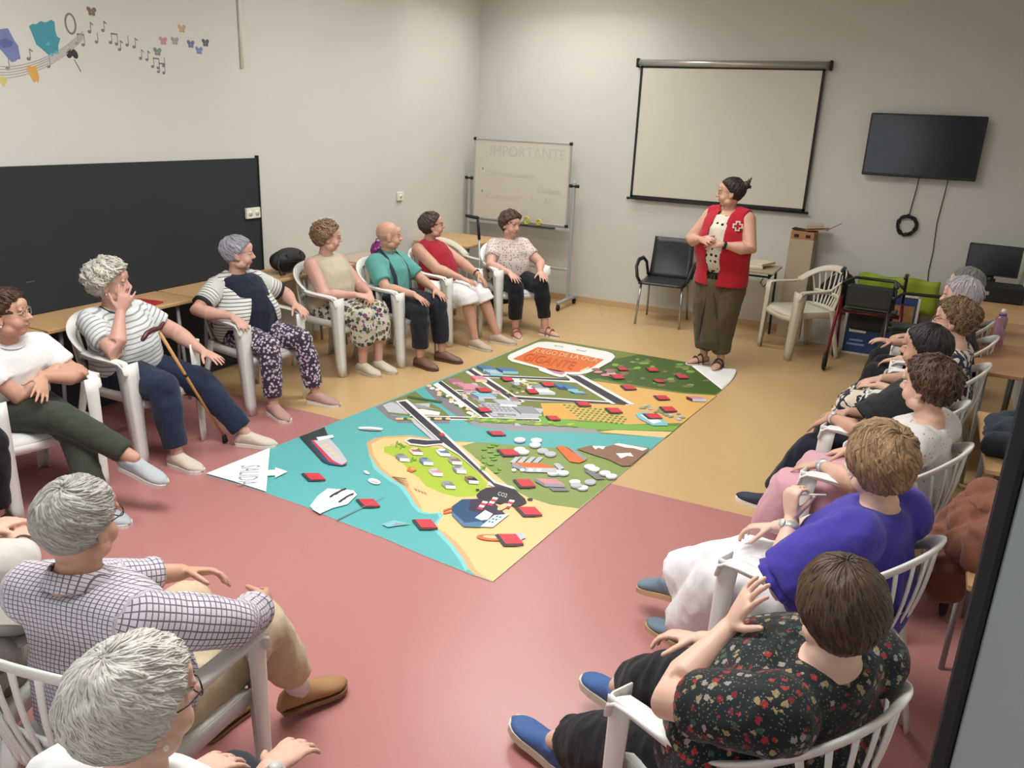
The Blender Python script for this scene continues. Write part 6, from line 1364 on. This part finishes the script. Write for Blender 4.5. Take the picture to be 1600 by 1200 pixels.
def collar(r, m, rr=.066, dz=.0, th=.010):
    C0 = r['S0'] + V(0, .004, .035 + dz)
    pts = [C0 + V(-rr * math.sin(a), rr * math.cos(a) * 1.0, -.014 * math.cos(a)) for a in [math.radians(18 + 324 * i / 24) for i in range(25)]]
    b = MB(); b.plate([[p + V((p - C0).x * .16 * (k - 1), (p - C0).y * .16 * (k - 1), .016 - .020 * k) for k in range(3)] for p in pts], th * .6); o = b.build('collar', m, r['P']); set_gc(o, r['SEG'][:1]); return o
collar(P['bald'], TEAL_S); collar(P['check'], CHECK, .070, .004)
for k, col_, rr in (('cane', (40, 42, 50), .088), ('lilac', (28, 32, 52), .082), ('greentrousers', (226, 226, 224), .078)):
    r = P[k]; C0 = r['S0'] + V(0, .012, .012)
    MB().tube([C0 + V(rr * math.sin(a), rr * .86 * math.cos(a) + .012, -.028 * max(0, math.cos(a)) + .012 * (1 - abs(math.cos(a)))) for a in [2 * PI * i / 28 for i in range(28)]], [(.006, .005)] * 28, 8, closed=True).build('neck_trim', mat('trim_%d' % col_[0], col_, .8), r['P'])
r = P['bald']; 
# rolled cuffs of the checked shirt
r = P['check']
for k in ('R', 'L'):
    sh, el, w = r['arms'][k]; a, b_ = el.lerp(w, .52), el.lerp(w, .70)
    remeshed(MB().tube([a, a.lerp(b_, .5), b_], [.056, .060, .054], 20, cap=True), 'rolled_cuff', CHECK, r['P'], .008, 2, .004, 16, 3)
    set_gc([c for c in r['P'].children if c.name.startswith('rolled_cuff')][-1], r['SEG'])
# puffed sleeve gathers of the tunic
r = P['blue']
for k in ('L', 'R'):
    sh, el, w = r['arms'][k]; e0, e1 = sh.lerp(el, .70), sh.lerp(el, .98); g = []
    d = (el - sh).normalized(); n1 = d.orthogonal().normalized(); n2 = d.cross(n1)
    for i in range(5): g.append([e0.lerp(e1, i / 4) + (n1 * math.cos(a) + n2 * math.sin(a)) * (.074 + .018 * i / 4 + .006 * math.sin(a * 9) * i / 4) for a in [2 * PI * j / 40 for j in range(41)]])
    MB().plate(g, .004).build('sleeve_ruffle', BLUE_T, r['P'])
# pen held by the blue tunic
bpy.context.view_layer.update()
def world(r, l): return r['P'].matrix_world @ Vector(l)
sh, el, w = r['arms']['L']; d = r['arms']['Ld']; a = world(r, w + d * .085 + V(.02, 0, 0)); 
t = MB().tube([(0, 0, 0), (.13, -.01, .035)], [.0045, .003], 8, cap=True).build('pen', M_paper, None, a - V(.03, 0, .01)); tag(t, 'slim white pen held in the fist of the blue tunic', 'pen')
# black bag lining shown in the wide sleeve
r = P['r4']; sh, el, w = r['arms']['L']; e = sh.lerp(el, .62)
g = []; d = (el - sh).normalized(); n1 = d.orthogonal().normalized(); n2 = d.cross(n1)
for i in range(6): g.append([sh.lerp(el, .25 + .55 * i / 5) + (n1 * math.cos(a) + n2 * math.sin(a)) * (.080 + .050 * i / 5 + .004 * math.sin(a * 7)) for a in [2 * PI * j / 36 for j in range(37)]])
MB().plate(g, .004).build('flared_sleeve', cloth('black_blouse', (32, 34, 36)), r['P'])
# walking cane
r = P['cane']; top_ = world(r, V(.06, .26, .80)); tip = V(-3.72, 3.57, .012); t = thing('walking_cane', 'wooden walking cane with dark red derby handle leaning on striped tee', 'cane', tip)
d = top_ - tip; M_canew = mat('cane_wood', (190, 140, 84), .35, .12, 20)
MB().tube([V(0, 0, .02), d * .5, d * .97], [.0075, .009, .010], 12, cap=True).build('shaft', M_canew, t)
hx = V(.0, -.98, .0) * 1
MB().tube([d + V(.0, .045, .025), d + V(.0, .02, .0), d + V(0, -.03, .0), d + V(0, -.075, -.012), d + V(0, -.105, -.040)], [.010, .014, .015, .015, .013], 12).build('handle', mat('cane_handle', (84, 32, 34), .35), t)
MB().tube([V(0, 0, 0), V(0, 0, .03) + d * .02], [.018, .013], 14, cap=True).build('rubber_tip', M_dark, t)
MB().tube([d * .60, d * .62], [.0115, .0115], 12, cap=True).build('collar', M_dark, t)
# printed motif on the navy top
r = P['lilac']; c, rx, ry, _ = r['at_t'](.80); o = MB()
for s in (-1, 1):
    for k in (.6, 1.0): o.tube([c + V(s * .022 * k * math.sin(a) + s * .012, ry + .004, .02 * k * math.cos(a)) for a in [2 * PI * i / 12 for i in range(12)]], [.0012] * 12, 5, closed=True)
o.build('printed_motif', M_grey, r['P'])
t = thing('cross_bag', '', 'bag'); bpy.data.objects.remove(t)
